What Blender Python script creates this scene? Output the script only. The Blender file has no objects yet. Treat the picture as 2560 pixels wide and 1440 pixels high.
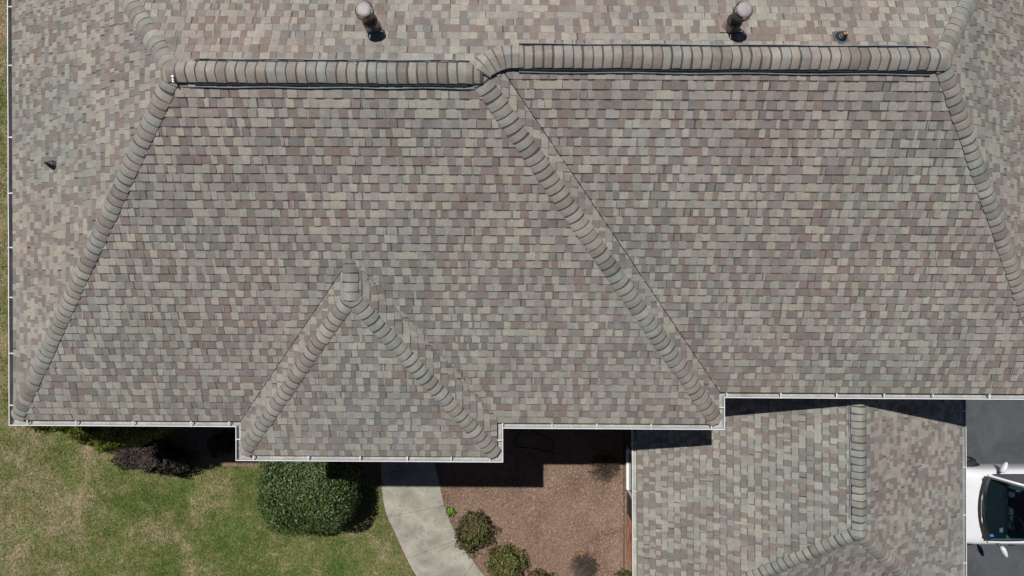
import bpy, math, random
from mathutils import Vector, Matrix, noise

random.seed(7)
scene = bpy.context.scene
COL = scene.collection
R = math.radians

# ------------------------------------------------------------------ camera
HC = 16.5
FPX = 1706.7
cam_d = bpy.data.cameras.new('camera')
cam_d.sensor_width = 36.0
cam_d.lens = 24.0
cam_d.clip_end = 500.0
cam = bpy.data.objects.new('camera', cam_d)
cam.location = (0, 0, HC)
cam.rotation_euler = (0, 0, 0)
COL.objects.link(cam)
scene.camera = cam

# ------------------------------------------------------------------ world, sun, exposure
SUN = Vector((-0.1736, 0.3717, 1.0)).normalized()
elev = math.asin(SUN.z)
world = bpy.data.worlds.new("World")
scene.world = world
world.use_nodes = True
wn = world.node_tree
bg = wn.nodes['Background']
sky = wn.nodes.new('ShaderNodeTexSky')
sky.sky_type = 'NISHITA'
sky.sun_disc = False
sky.sun_elevation = elev
sky.sun_rotation = math.atan2(SUN.x, SUN.y)
wn.links.new(sky.outputs[0], bg.inputs[0])
bg.inputs[1].default_value = 0.05
sky.altitude = 300.0
sky.air_density = 0.6
sky.dust_density = 0.4
sky.ozone_density = 1.0
sl = bpy.data.lights.new('sun', 'SUN')
sl.energy = 5.0
sl.angle = R(0.53)
sl.color = (1.0, 0.972, 0.935)
so = bpy.data.objects.new('sun', sl)
so.rotation_euler = SUN.to_track_quat('Z', 'Y').to_euler()
so.location = (-5, 10, 30)
COL.objects.link(so)
scene.view_settings.view_transform = 'Standard'
scene.view_settings.look = 'None'
scene.view_settings.exposure = -0.20
scene.view_settings.gamma = 1.0
scene.view_settings.use_curve_mapping = False
scene.render.engine = 'CYCLES'
scene.render.resolution_x = 1024
scene.render.resolution_y = 576

# ------------------------------------------------------------------ materials
def new_mat(name):
    m = bpy.data.materials.new(name)
    m.use_nodes = True
    nt = m.node_tree
    return m, nt, nt.nodes['Principled BSDF']

def noise_node(nt, vec, scale, detail=3.0, rough=0.55, dist=0.0):
    n = nt.nodes.new('ShaderNodeTexNoise')
    n.inputs['Scale'].default_value = scale
    n.inputs['Detail'].default_value = detail
    n.inputs['Roughness'].default_value = rough
    n.inputs['Distortion'].default_value = dist
    nt.links.new(vec, n.inputs['Vector'])
    return n

def mrange(nt, val, a, b, c, d):
    n = nt.nodes.new('ShaderNodeMapRange')
    for i, v in zip((1, 2, 3, 4), (a, b, c, d)):
        n.inputs[i].default_value = v
    nt.links.new(val, n.inputs[0])
    return n.outputs[0]

def mixc(nt, fac, a, b, mode='MIX'):
    n = nt.nodes.new('ShaderNodeMix')
    n.data_type = 'RGBA'
    n.blend_type = mode
    for sock, v in ((n.inputs[0], fac), (n.inputs[6], a), (n.inputs[7], b)):
        if isinstance(v, (int, float)):
            sock.default_value = v
        elif isinstance(v, tuple):
            sock.default_value = (v[0], v[1], v[2], 1)
        else:
            nt.links.new(v, sock)
    return n.outputs[2]

def scalec(nt, col, val):
    """multiply a colour by a scalar socket"""
    n = nt.nodes.new('ShaderNodeVectorMath')
    n.operation = 'SCALE'
    nt.links.new(col, n.inputs[0])
    nt.links.new(val, n.inputs['Scale'])
    return n.outputs[0]

def pos(nt):
    g = nt.nodes.new('ShaderNodeNewGeometry')
    return g.outputs['Position']

def bump(nt, bsdf, h, strength, dist):
    b = nt.nodes.new('ShaderNodeBump')
    b.inputs['Strength'].default_value = strength
    b.inputs['Distance'].default_value = dist
    nt.links.new(h, b.inputs['Height'])
    nt.links.new(b.outputs[0], bsdf.inputs['Normal'])

def tint_mat(name, rough=0.9, grain=(90, 0.75, 1.25), blot=(3.0, 0.88, 1.12), bumpv=0.0, spec=0.3, attr=True, base=(0.3, 0.3, 0.3), trans=0.0):
    m, nt, b = new_mat(name)
    p = pos(nt)
    if attr:
        a = nt.nodes.new('ShaderNodeAttribute')
        a.attribute_name = 'tint'
        c = a.outputs['Color']
    else:
        rgb = nt.nodes.new('ShaderNodeRGB')
        rgb.outputs[0].default_value = (*base, 1)
        c = rgb.outputs[0]
    n1 = noise_node(nt, p, grain[0], 2.0, 0.7)
    c = scalec(nt, c, mrange(nt, n1.outputs[0], 0.3, 0.7, grain[1], grain[2]))
    n2 = noise_node(nt, p, blot[0], 4.0, 0.6)
    c = scalec(nt, c, mrange(nt, n2.outputs[0], 0.3, 0.7, blot[1], blot[2]))
    if name in ('shingle_granules', 'cap_granules'):
        n3 = noise_node(nt, p, 0.33, 2.0, 0.5)
        c = mixc(nt, 1.0, c, mixc(nt, mrange(nt, n3.outputs[0], 0.35, 0.65, 0, 1), (1.05, 0.98, 0.95), (0.94, 0.985, 0.95)), 'MULTIPLY')
        n4 = noise_node(nt, p, 11.0, 3.0, 0.6)
        c = scalec(nt, c, mrange(nt, n4.outputs[0], 0.3, 0.7, 0.90, 1.10))
    nt.links.new(c, b.inputs['Base Color'])
    b.inputs['Roughness'].default_value = rough
    b.inputs['Specular IOR Level'].default_value = spec
    if bumpv:
        bump(nt, b, n1.outputs[0], bumpv, 0.004)
    if trans:
        # thin leaves let some light through
        tr = nt.nodes.new('ShaderNodeBsdfTranslucent')
        nt.links.new(c, tr.inputs['Color'])
        mx = nt.nodes.new('ShaderNodeMixShader')
        mx.inputs[0].default_value = trans
        out = nt.nodes['Material Output']
        nt.links.new(b.outputs[0], mx.inputs[1])
        nt.links.new(tr.outputs[0], mx.inputs[2])
        nt.links.new(mx.outputs[0], out.inputs[0])
    return m

MAT = {}
MAT['shingle'] = tint_mat('shingle_granules', 0.95, (75, 0.80, 1.20), (0.9, 0.90, 1.09), 0.5, 0.15)
MAT['cap'] = tint_mat('cap_granules', 0.95, (70, 0.84, 1.16), (4.0, 0.88, 1.12), 0.5, 0.15)
MAT['deck'] = tint_mat('roof_underlay', 0.95, attr=False, base=(0.035, 0.034, 0.036))
MAT['gutter'] = tint_mat('white_aluminium', 0.45, (30, 0.94, 1.05), (2.0, 0.88, 1.04), 0, 0.5, False, (0.78, 0.79, 0.81))
MAT['hanger'] = tint_mat('dull_hanger', 0.5, (30, 0.9, 1.05), (3.0, 0.8, 1.1), 0, 0.5, False, (0.62, 0.63, 0.64))
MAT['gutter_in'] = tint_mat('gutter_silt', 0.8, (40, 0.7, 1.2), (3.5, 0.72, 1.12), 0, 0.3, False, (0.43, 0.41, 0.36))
MAT['gutter_wall'] = tint_mat('shade_grey_gutter_wall', 0.6, (30, 0.8, 1.1), (3.5, 0.8, 1.1), 0, 0.3, False, (0.42, 0.43, 0.45))  # inner front face: white aluminium greyed, its shade put into the colour
MAT['soffit'] = tint_mat('white_soffit', 0.6, (10, 0.97, 1.03), (1, 0.95, 1.03), 0, 0.4, False, (0.75, 0.75, 0.74))
MAT['black_plastic'] = tint_mat('black_vent_plastic', 0.55, (50, 0.8, 1.2), (4, 0.8, 1.2), 0, 0.5, False, (0.018, 0.019, 0.022))
MAT['vent_rail'] = tint_mat('grey_vent_rail', 0.5, (50, 0.85, 1.15), (6, 0.7, 1.25), 0, 0.5, False, (0.22, 0.25, 0.28))
MAT['rubber'] = tint_mat('black_rubber', 0.5, (80, 0.8, 1.2), (8, 0.7, 1.3), 0, 0.5, False, (0.028, 0.03, 0.034))
MAT['flash'] = tint_mat('grey_flashing', 0.55, (60, 0.85, 1.15), (8, 0.8, 1.2), 0, 0.5, False, (0.09, 0.10, 0.115))
MAT['tar'] = tint_mat('white_dropping', 0.7, attr=False, base=(0.85, 0.85, 0.88))
MAT['brick'] = tint_mat('red_brick', 0.9, (60, 0.75, 1.2), (5, 0.8, 1.2), 0.3, 0.2)
MAT['mortar'] = tint_mat('mortar', 0.95, (40, 0.85, 1.15), (3, 0.9, 1.1), 0, 0.2, False, (0.38, 0.30, 0.25))
MAT['leaf'] = tint_mat('glossy_leaf', 0.46, (30, 0.8, 1.2), (2.5, 0.8, 1.2), 0, 0.5, trans=0.18)
MAT['dull_leaf'] = tint_mat('soft_leaf', 0.7, (30, 0.8, 1.2), (4, 0.8, 1.2), 0, 0.3, trans=0.2)
MAT['bark'] = tint_mat('bark', 0.9, (40, 0.7, 1.3), (5, 0.8, 1.2), 0.3, 0.2, False, (0.10, 0.075, 0.05))
MAT['chip'] = tint_mat('mulch_chip', 0.85, (60, 0.8, 1.2), (1.5, 0.88, 1.12), 0, 0.25)
MAT['window_frame'] = tint_mat('white_vinyl', 0.4, (10, 0.97, 1.03), (1, 0.97, 1.03), 0, 0.5, False, (0.8, 0.8, 0.8))
MAT['shutter'] = tint_mat('dark_green_shutter', 0.5, (40, 0.9, 1.1), (2, 0.9, 1.1), 0, 0.4, False, (0.02, 0.03, 0.025))
MAT['hose'] = tint_mat('black_hose', 0.4, (60, 0.9, 1.1), (2, 0.9, 1.1), 0, 0.5, False, (0.012, 0.013, 0.015))

def metal(name, base, rough, metallic=1.0, blot=(6, 0.8, 1.2)):
    m = tint_mat(name, rough, (60, 0.9, 1.1), blot, 0, 0.5, False, base)
    m.node_tree.nodes['Principled BSDF'].inputs['Metallic'].default_value = metallic
    return m
MAT['flue'] = metal('brown_flue_metal', (0.13, 0.10, 0.09), 0.35, 0.7)
MAT['flue_cap'] = metal('flue_cap_metal', (0.31, 0.275, 0.275), 0.6, 0.1)
MAT['flue_flash'] = metal('flashing_metal', (0.40, 0.31, 0.28), 0.42, 0.55)
MAT['copper'] = metal('copper_pipe', (0.62, 0.36, 0.24), 0.4, 0.6)
MAT['rim'] = metal('alloy_rim', (0.55, 0.55, 0.56), 0.3, 1.0)
MAT['tyre'] = tint_mat('tyre_rubber', 0.8, (60, 0.85, 1.15), (6, 0.8, 1.2), 0, 0.3, False, (0.025, 0.025, 0.026))
MAT['trim'] = tint_mat('black_car_trim', 0.45, (60, 0.9, 1.1), (6, 0.8, 1.2), 0, 0.4, False, (0.02, 0.02, 0.022))
MAT['interior'] = tint_mat('grey_car_interior', 0.75, (60, 0.9, 1.1), (6, 0.8, 1.2), 0, 0.3, False, (0.05, 0.055, 0.06))
MAT['seat'] = tint_mat('car_seat_cloth', 0.7, (60, 0.9, 1.1), (6, 0.8, 1.2), 0, 0.3, False, (0.14, 0.15, 0.16))
MAT['paper'] = tint_mat('paper', 0.7, (10, 0.95, 1.05), (2, 0.95, 1.0), 0, 0.3, False, (0.7, 0.7, 0.66))
MAT['sticker'] = tint_mat('blue_sticker', 0.5, (10, 0.95, 1.05), (2, 0.95, 1.0), 0, 0.3, False, (0.05, 0.22, 0.55))
MAT['lens'] = tint_mat('lamp_lens', 0.15, (10, 0.95, 1.05), (2, 0.95, 1.0), 0, 0.5, False, (0.5, 0.52, 0.55))
MAT['red_lens'] = tint_mat('red_lamp_lens', 0.15, (10, 0.95, 1.05), (2, 0.95, 1.0), 0, 0.5, False, (0.35, 0.01, 0.01))

def paint():
    m, nt, b = new_mat('white_car_paint')
    n = noise_node(nt, pos(nt), 3.0, 5.0, 0.6)
    c = nt.nodes.new('ShaderNodeRGB'); c.outputs[0].default_value = (0.68, 0.69, 0.70, 1)
    nt.links.new(scalec(nt, c.outputs[0], mrange(nt, n.outputs[0], 0.3, 0.7, 0.94, 1.02)), b.inputs['Base Color'])
    b.inputs['Roughness'].default_value = 0.35
    b.inputs['Coat Weight'].default_value = 0.7
    b.inputs['Coat Roughness'].default_value = 0.06
    return m
MAT['paint'] = paint()

def glass(name, col, rough=0.0):
    m, nt, b = new_mat(name)
    # thin tinted pane: light passes straight through, tinted, with a glossy skin
    t = nt.nodes.new('ShaderNodeBsdfTransparent'); t.inputs[0].default_value = (*col, 1)
    g = nt.nodes.new('ShaderNodeBsdfGlossy'); g.inputs['Roughness'].default_value = 0.02
    f = nt.nodes.new('ShaderNodeFresnel'); f.inputs[0].default_value = 1.5
    mx = nt.nodes.new('ShaderNodeMixShader')
    nt.links.new(f.outputs[0], mx.inputs[0]); nt.links.new(t.outputs[0], mx.inputs[1]); nt.links.new(g.outputs[0], mx.inputs[2])
    nt.links.new(mx.outputs[0], nt.nodes['Material Output'].inputs[0])
    return m
MAT['glass'] = glass('tinted_glass', (0.30, 0.42, 0.46))
MAT['house_glass'] = glass('window_glass', (0.25, 0.3, 0.3))

def lawn_colour(nt):
    p = pos(nt)
    big = noise_node(nt, p, 0.7, 3.0, 0.6, 0.4)
    mid = noise_node(nt, p, 3.0, 7.0, 0.72, 0.3)
    fine = noise_node(nt, p, 17.0, 4.0, 0.75)
    add = nt.nodes.new('ShaderNodeMath'); add.operation = 'ADD'
    nt.links.new(mrange(nt, big.outputs[0], 0.28, 0.72, -0.05, 0.47), add.inputs[0])
    nt.links.new(mrange(nt, mid.outputs[0], 0.25, 0.75, -0.04, 0.52), add.inputs[1])
    add2 = nt.nodes.new('ShaderNodeMath'); add2.operation = 'ADD'
    nt.links.new(add.outputs[0], add2.inputs[0])
    nt.links.new(mrange(nt, fine.outputs[0], 0.25, 0.75, -0.30, 0.30), add2.inputs[1])
    sx = nt.nodes.new('ShaderNodeSeparateXYZ'); nt.links.new(p, sx.inputs[0])
    dry = nt.nodes.new('ShaderNodeMath'); dry.operation = 'ADD'      # thinner, drier turf towards the plot's west side
    nt.links.new(add2.outputs[0], dry.inputs[0]); nt.links.new(mrange(nt, sx.outputs[0], -12.5, -8.5, 0.15, 0.0), dry.inputs[1])
    add2 = dry
    r = nt.nodes.new('ShaderNodeValToRGB')
    e = r.color_ramp.elements
    e[0].position = 0.24; e[0].color = (0.075, 0.115, 0.026, 1)
    e[1].position = 0.82; e[1].color = (0.36, 0.275, 0.17, 1)
    for q, c in ((0.40, (0.120, 0.148, 0.040, 1)), (0.54, (0.172, 0.175, 0.066, 1)), (0.70, (0.255, 0.225, 0.128, 1))):
        x = e.new(q); x.color = c
    nt.links.new(add2.outputs[0], r.inputs[0])
    return r.outputs[0], fine

def lawn_mat(name, blade):
    m, nt, b = new_mat(name)
    c, fine = lawn_colour(nt)
    if blade:
        a = nt.nodes.new('ShaderNodeAttribute'); a.attribute_name = 'tint'
        c = mixc(nt, 1.0, c, a.outputs['Color'], 'MULTIPLY')
    else:
        c = scalec(nt, c, mrange(nt, noise_node(nt, pos(nt), 45, 2, 0.7).outputs[0], 0.3, 0.7, 0.55, 1.2))
        bump(nt, b, fine.outputs[0], 0.6, 0.03)
    nt.links.new(c, b.inputs['Base Color'])
    b.inputs['Roughness'].default_value = 0.85
    b.inputs['Specular IOR Level'].default_value = 0.2
    return m
MAT['lawn'] = lawn_mat('lawn_soil', False)
MAT['blade'] = lawn_mat('grass_blade', True)

def concrete():
    m, nt, b = new_mat('concrete')
    p = pos(nt)
    a = noise_node(nt, p, 2.2, 7.0, 0.65, 0.5)
    f = noise_node(nt, p, 35, 3.0, 0.7)
    c = mixc(nt, mrange(nt, a.outputs[0], 0.35, 0.68, 0, 1), (0.215, 0.21, 0.17), (0.39, 0.37, 0.305))
    c = scalec(nt, c, mrange(nt, f.outputs[0], 0.3, 0.7, 0.88, 1.1))
    pit = noise_node(nt, p, 18, 2.0, 0.5)
    c = scalec(nt, c, mrange(nt, pit.outputs[0], 0.70, 0.66, 0.6, 1.0))
    st = noise_node(nt, p, 0.9, 5.0, 0.7, 1.5)
    c = scalec(nt, c, mrange(nt, st.outputs[0], 0.30, 0.48, 0.80, 1.0))
    nt.links.new(c, b.inputs['Base Color']); b.inputs['Roughness'].default_value = 0.9
    bump(nt, b, f.outputs[0], 0.3, 0.004)
    return m
MAT['concrete'] = concrete()

def asphalt():
    m, nt, b = new_mat('asphalt')
    p = pos(nt)
    a = noise_node(nt, p, 1.3, 6.0, 0.62, 1.2)
    f = noise_node(nt, p, 70, 2.0, 0.8)
    sc = noise_node(nt, p, 6.0, 5.0, 0.75, 2.5)
    c = mixc(nt, mrange(nt, a.outputs[0], 0.35, 0.7, 0, 1), (0.044, 0.048, 0.056), (0.074, 0.078, 0.088))
    c = mixc(nt, mrange(nt, sc.outputs[0], 0.60, 0.78, 0, 0.5), c, (0.20, 0.20, 0.205))
    c = scalec(nt, c, mrange(nt, f.outputs[0], 0.3, 0.7, 0.75, 1.25))
    nt.links.new(c, b.inputs['Base Color']); b.inputs['Roughness'].default_value = 0.8
    bump(nt, b, f.outputs[0], 0.4, 0.005)
    return m
MAT['asphalt'] = asphalt()

def mulch():
    m, nt, b = new_mat('mulch_ground')
    p = pos(nt)
    a = noise_node(nt, p, 1.6, 6.0, 0.65, 0.6)
    f = noise_node(nt, p, 38, 4.0, 0.75, 1.0)
    c = mixc(nt, mrange(nt, a.outputs[0], 0.35, 0.68, 0, 1), (0.15, 0.098, 0.070), (0.275, 0.185, 0.135))
    c = scalec(nt, c, mrange(nt, f.outputs[0], 0.3, 0.7, 0.5, 1.35))
    nt.links.new(c, b.inputs['Base Color']); b.inputs['Roughness'].default_value = 0.95
    bump(nt, b, f.outputs[0], 0.8, 0.02)
    return m
MAT['mulch'] = mulch()

# ------------------------------------------------------------------ mesh helpers
WORLD = {}                       # world origin of each parented object
def shear(v):
    """the house is not quite square in plan"""
    return (v[0] - 0.004 * v[1], v[1] - 0.006 * v[0] + 0.012, v[2])

class MB:
    def __init__(self):
        self.v = []; self.f = []; self.c = []; self.m = []
    def face(self, pts, col=(1, 1, 1), mi=0):
        b = len(self.v); self.v += [tuple(p) for p in pts]
        self.f.append(tuple(range(b, b + len(pts)))); self.c.append(col); self.m.append(mi)
    def prism(self, top, bot, col=(1, 1, 1), cap_bottom=False, mi=0, side=None, side2=None, low=None):
        b = len(self.v); n = len(top)
        sc = side or col; scl = side2 or sc
        self.v += [tuple(p) for p in top] + [tuple(p) for p in bot]
        self.f.append(tuple(range(b, b + n))); self.c.append(col); self.m.append(mi)
        for i in range(n):
            j = (i + 1) % n
            self.f.append((b + i, b + n + i, b + n + j, b + j)); self.c.append(sc if low is None or low[i] else scl); self.m.append(mi)
        if cap_bottom:
            self.f.append(tuple(b + n + i for i in reversed(range(n)))); self.c.append(col); self.m.append(mi)
    def box(self, x0, x1, y0, y1, z0, z1, col=(1, 1, 1), mi=0):
        top = [(x0, y0, z1), (x1, y0, z1), (x1, y1, z1), (x0, y1, z1)]
        bot = [(x0, y0, z0), (x1, y0, z0), (x1, y1, z0), (x0, y1, z0)]
        self.prism(top, bot, col, True, mi)
    def grid(self, rows, col=(1, 1, 1), closed=False, skip=None, mi=0):
        b = len(self.v); nr = len(rows); nc = len(rows[0])
        for r in rows: self.v += [tuple(p) for p in r]
        for i in range(nr - 1):
            for j in range(nc if closed else nc - 1):
                if skip and skip(i, j): continue
                k = (j + 1) % nc
                self.f.append((b + i * nc + j, b + i * nc + k, b + (i + 1) * nc + k, b + (i + 1) * nc + j))
                self.c.append(col); self.m.append(mi)
    def tube(self, pts, rad, seg=8, col=(1, 1, 1), caps=True):
        rows = []
        n = len(pts)
        for i, p in enumerate(pts):
            p = Vector(p)
            a = Vector(pts[max(i - 1, 0)]); c = Vector(pts[min(i + 1, n - 1)])
            d = (c - a)
            if d.length < 1e-9: d = Vector((0, 0, 1))
            d.normalize()
            up = Vector((0, 0, 1)) if abs(d.z) < 0.9 else Vector((1, 0, 0))
            x = d.cross(up).normalized(); y = d.cross(x).normalized()
            r = rad[i] if isinstance(rad, (list, tuple)) else rad
            rows.append([tuple(p + x * math.cos(2 * math.pi * k / seg) * r + y * math.sin(2 * math.pi * k / seg) * r) for k in range(seg)])
        self.grid(rows, col, True)
        if caps:
            self.face(rows[0][::-1], col); self.face(rows[-1], col)
    def lathe(self, c, prof, seg=24, col=(1, 1, 1), axis=None):
        rows = []
        for r, z in prof:
            rows.append([(c[0] + r * math.cos(2 * math.pi * k / seg), c[1] + r * math.sin(2 * math.pi * k / seg), c[2] + z) for k in range(seg)])
        self.grid(rows, col, True)
    def build(self, name, mat, parent=None, sheared=False, smooth=False, kind=None, label=None, colours=True, centre=True, mats=None):
        v = [shear(p) for p in self.v] if sheared else self.v
        if centre and parent is not None:
            n = max(len(v), 1)
            o = Vector((sum(p[0] for p in v) / n, sum(p[1] for p in v) / n, min(p[2] for p in v)))
        elif parent is None and centre == 'top':
            n = max(len(v), 1)
            o = Vector((sum(p[0] for p in v) / n, sum(p[1] for p in v) / n, min(p[2] for p in v)))
        else:
            o = Vector((0, 0, 0))
        me = bpy.data.meshes.new(name)
        me.from_pydata([(p[0] - o.x, p[1] - o.y, p[2] - o.z) for p in v], [], self.f)
        if colours:
            at = me.color_attributes.new('tint', 'FLOAT_COLOR', 'CORNER')
            data = []
            for f, c in zip(self.f, self.c):
                data += [c[0], c[1], c[2], 1.0] * len(f)
            at.data.foreach_set('color', data)
        for mm in (mats or [mat]): me.materials.append(mm)
        if mats: me.polygons.foreach_set('material_index', self.m)
        if smooth: me.polygons.foreach_set('use_smooth', [True] * len(self.f))
        ob = bpy.data.objects.new(name, me)
        COL.objects.link(ob)
        if parent is not None:
            ob.parent = parent
            ob.location = o - WORLD[parent.name]
        else:
            ob.location = o
        WORLD[ob.name] = o.copy()
        if kind: ob['kind'] = kind
        if label: ob['label'] = label
        return ob

def thing(name, label, cat, loc, group=None):
    o = bpy.data.objects.new(name, None)
    o.empty_display_size = 0.3
    COL.objects.link(o)
    o.location = loc
    o['label'] = label; o['category'] = cat
    if group: o['group'] = group
    WORLD[o.name] = Vector(loc)
    return o

def gp(px, py, z=0.0):
    d = HC - z
    return ((px - 1280) * d / FPX, (720 - py) * d / FPX)

# ------------------------------------------------------------------ ground, bed, path, driveway
def sheet(name, poly, z, mat, thick=None):
    m = MB()
    if thick: m.prism([(x, y, z) for x, y in poly], [(x, y, z - thick) for x, y in poly], cap_bottom=True)
    else: m.face([(x, y, z) for x, y in poly])
    o = m.build(name, mat, colours=False)
    o['kind'] = 'structure'
    return o

sheet('lawn', [(-150, -150), (150, -150), (150, 150), (-150, 150)], 0.0, MAT['lawn'])
PATH_L = [(952, 1060), (952, 1157), (955, 1219), (960, 1258), (969, 1291), (987, 1329), (1010, 1380), (1042, 1440), (1100, 1530), (1185, 1630)]
PATH_R = [(1085, 1060), (1089, 1157), (1102, 1219), (1112, 1263), (1131, 1315), (1151, 1352), (1179, 1394), (1214, 1440), (1275, 1505), (1350, 1575)]
PL = [gp(*p) for p in PATH_L]; PR = [gp(*p) for p in PATH_R]
bed_poly = [(p[0] - 0.02, p[1]) for p in PR] + [(2.80, -8.6), (2.80, -1.0), (-1.9, -1.0)]
sheet('mulch_bed', bed_poly, 0.012, MAT['mulch'])
sheet('shrub_bed', [(-8.6, -1.5), (-8.7, -3.2), (-8.0, -4.0), (-7.2, -4.3), (-6.2, -4.32), (-5.4, -4.32), (-3.2, -4.6), (-3.12, -1.5)], 0.008, MAT['mulch'])
# asphalt drive east of the wing
sheet('driveway', [(3.0, -40), (30, -40), (30, 9), (8.7, 9), (8.7, -1.5), (8.7, -7.0), (3.0, -7.2)], 0.010, MAT['asphalt'])

# concrete path: slabs between joints
path_root = MB()
path_root.prism([(x, y, 0.018) for x, y in PL] + [(x, y, 0.018) for x, y in reversed(PR)],
                [(x, y, -0.02) for x, y in PL] + [(x, y, -0.02) for x, y in reversed(PR)])
path_o = path_root.build('path', MAT['mulch'], colours=False); path_o['kind'] = 'structure'
WORLD[path_o.name] = Vector((0, 0, 0))
def dense(P, n=60):
    out = []
    import bisect
    L = [0]
    for a, b in zip(P, P[1:]): L.append(L[-1] + math.dist(a, b))
    # Catmull-Rom smoothing
    def cr(i, t):
        p0 = P[max(i - 1, 0)]; p1 = P[i]; p2 = P[i + 1]; p3 = P[min(i + 2, len(P) - 1)]
        return tuple(0.5 * ((2 * p1[k]) + (-p0[k] + p2[k]) * t + (2 * p0[k] - 5 * p1[k] + 4 * p2[k] - p3[k]) * t * t + (-p0[k] + 3 * p1[k] - 3 * p2[k] + p3[k]) * t ** 3) for k in (0, 1))
    for s in range(n + 1):
        d = L[-1] * s / n
        i = min(max(bisect.bisect_right(L, d) - 1, 0), len(P) - 2)
        out.append(cr(i, (d - L[i]) / (L[i + 1] - L[i])))
    return out
def nearest(P, q):
    return min(range(len(P)), key=lambda i: math.dist(P[i], q))
DL = dense(PL, 120); DR = dense(PR, 120)
joints = [((952, 1060), (1085, 1060)), ((954, 1180), (1092, 1175)), ((969, 1291), (1112, 1262)), ((1019, 1394), (1148, 1345)), ((1098, 1527), (1189, 1404)), ((1185, 1630), (1350, 1575))]
jl = [(nearest(DL, gp(*a)), nearest(DR, gp(*b))) for a, b in joints]
for (a0, b0), (a1, b1) in zip(jl, jl[1:]):
    left = DL[a0:a1 + 1]; right = DR[b0:b1 + 1]
    ring = left + right[::-1]
    cx = sum(p[0] for p in ring) / len(ring); cy = sum(p[1] for p in ring) / len(ring)
    def ins(p, d):
        l = math.hypot(p[0] - cx, p[1] - cy)
        return (p[0] - (p[0] - cx) / l * d, p[1] - (p[1] - cy) / l * d)
    m = MB()
    r1 = [ins(p, 0.004) for p in ring]; r2 = [ins(p, 0.016) for p in ring]
    n = len(ring)
    m.face([(x, y, 0.050) for x, y in r2][::-1] if False else [(x, y, 0.050) for x, y in r2])
    for i in range(n):
        j = (i + 1) % n
        m.face([(*r2[i], 0.050), (*r1[i], 0.044), (*r1[j], 0.044), (*r2[j], 0.050)])
        m.face([(*r1[i], 0.044), (*r1[i], -0.01), (*r1[j], -0.01), (*r1[j], 0.044)])
    m.build('slab', MAT['concrete'], path_o, colours=False)

# ------------------------------------------------------------------ the house: planes
ZE = 5.30
ZW = 2.70
YA, YB, YC = -2.218, -1.693, 7.70
XL, XM, XR = -8.175, 3.386, 8.93
KF = 0.493
YRL = (YA + YC) / 2; YRR = (YB + YC) / 2
ZL = ZE + KF * (YRL - YA); ZR = ZE + KF * (YRR - YB)
RA = (-4.35, YRL); RB = (-0.45, YRL); RE = (5.62, YRR)
KL = (ZL - ZE) / (RA[0] - XL); KM = (ZL - ZE) / (XM - RB[0]); KR = (ZR - ZE) / (XR - RE[0])
RC = (RB[0] + (ZL - ZR) / KM, YRR)
BX0, BX1, BY = -4.449, -0.262, -2.775
BXR = (BX0 + BX1) / 2; BZ = ZE + 1.28
KB = 1.28 / (BXR - BX0)
BT = (BXR, YA + 1.28 / KF); BP = (BXR, -0.145); KBF = 1.28 / (BP[1] - BY)
WX0, WX1, WY, WYT = 2.52, 9.08, -6.86, -1.25
WXR = 5.965; WZ = ZW + 2.07; WP = (WXR, -4.19)
KWL = 2.07 / (WXR - WX0); KWR = 2.07 / (WX1 - WXR); KWF = 2.07 / (WP[1] - WY)

class Slope:
    """roof plane through p0 (plan) at height z0, rising k per metre in plan direction up"""
    def __init__(s, name, p0, z0, up, k, poly, cuts=(), inset=()):
        s.name = name; s.k = k; s.u = Vector((up[0], up[1])); s.z0 = z0; s.p0 = Vector(p0)
        c = 1 / math.sqrt(1 + k * k); s.cos = c
        s.et = Vector((up[0] * c, up[1] * c, k * c))
        s.ex = Vector((up[1], -up[0], 0))
        s.n = s.ex.cross(s.et)
        if s.n.z < 0: s.ex = -s.ex; s.n = -s.n
        s.O = Vector((p0[0], p0[1], z0))
        s.plan = poly
        s.loc = [s.tolocal(p) for p in poly]
        s.cuts = cuts
        s.inset = inset
    def z(s, x, y): return s.z0 + s.k * ((x - s.p0.x) * s.u.x + (y - s.p0.y) * s.u.y)
    def tolocal(s, p):
        d = Vector(p) - s.p0
        return (d.x * s.ex.x + d.y * s.ex.y, d.dot(s.u) / s.cos)
    def P(s, q, h): return s.O + s.ex * q[0] + s.et * q[1] + s.n * h

SL = {}
SL['front_left'] = Slope('front_left', (XL, YA), ZE, (0, 1), KF, [(XL, YA), (XM, YA), RB, RA], cuts=[((BX0, YA), BT, (BX1, YA))])
SL['back'] = Slope('back', (XR, YC), ZE, (0, -1), KF, [(XR, YC), (XL, YC), RA, RB, RC, RE])
SL['left'] = Slope('left', (XL, YC), ZE, (1, 0), KL, [(XL, YC), (XL, YA), RA])
SL['middle'] = Slope('middle', (XM, YA), ZE, (-1, 0), KM, [(XM, YA), (XM, YB), RC, RB])
SL['front_right'] = Slope('front_right', (XM, YB), ZE, (0, 1), KF, [(XM, YB), (XR, YB), RE, RC])
SL['right'] = Slope('right', (XR, YB), ZE, (-1, 0), KR, [(XR, YB), (XR, YC), RE])
SL['bay_left'] = Slope('bay_left', (BX0, YA), ZE, (1, 0), KB, [(BX0, YA), (BX0, BY), BP, BT])
SL['bay_right'] = Slope('bay_right', (BX1, BY), ZE, (-1, 0), KB, [(BX1, BY), (BX1, YA), BT, BP])
SL['bay_front'] = Slope('bay_front', (BX0, BY), ZE, (0, 1), KBF, [(BX0, BY), (BX1, BY), BP])
SL['wing_left'] = Slope('wing_left', (WX0, WYT), ZW, (1, 0), KWL, [(WX0, WYT), (WX0, WY), WP, (WXR, WYT)])
SL['wing_right'] = Slope('wing_right', (WX1, WY), ZW, (-1, 0), KWR, [(WX1, WY), (WX1, WYT), (WXR, WYT), WP])
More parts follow.
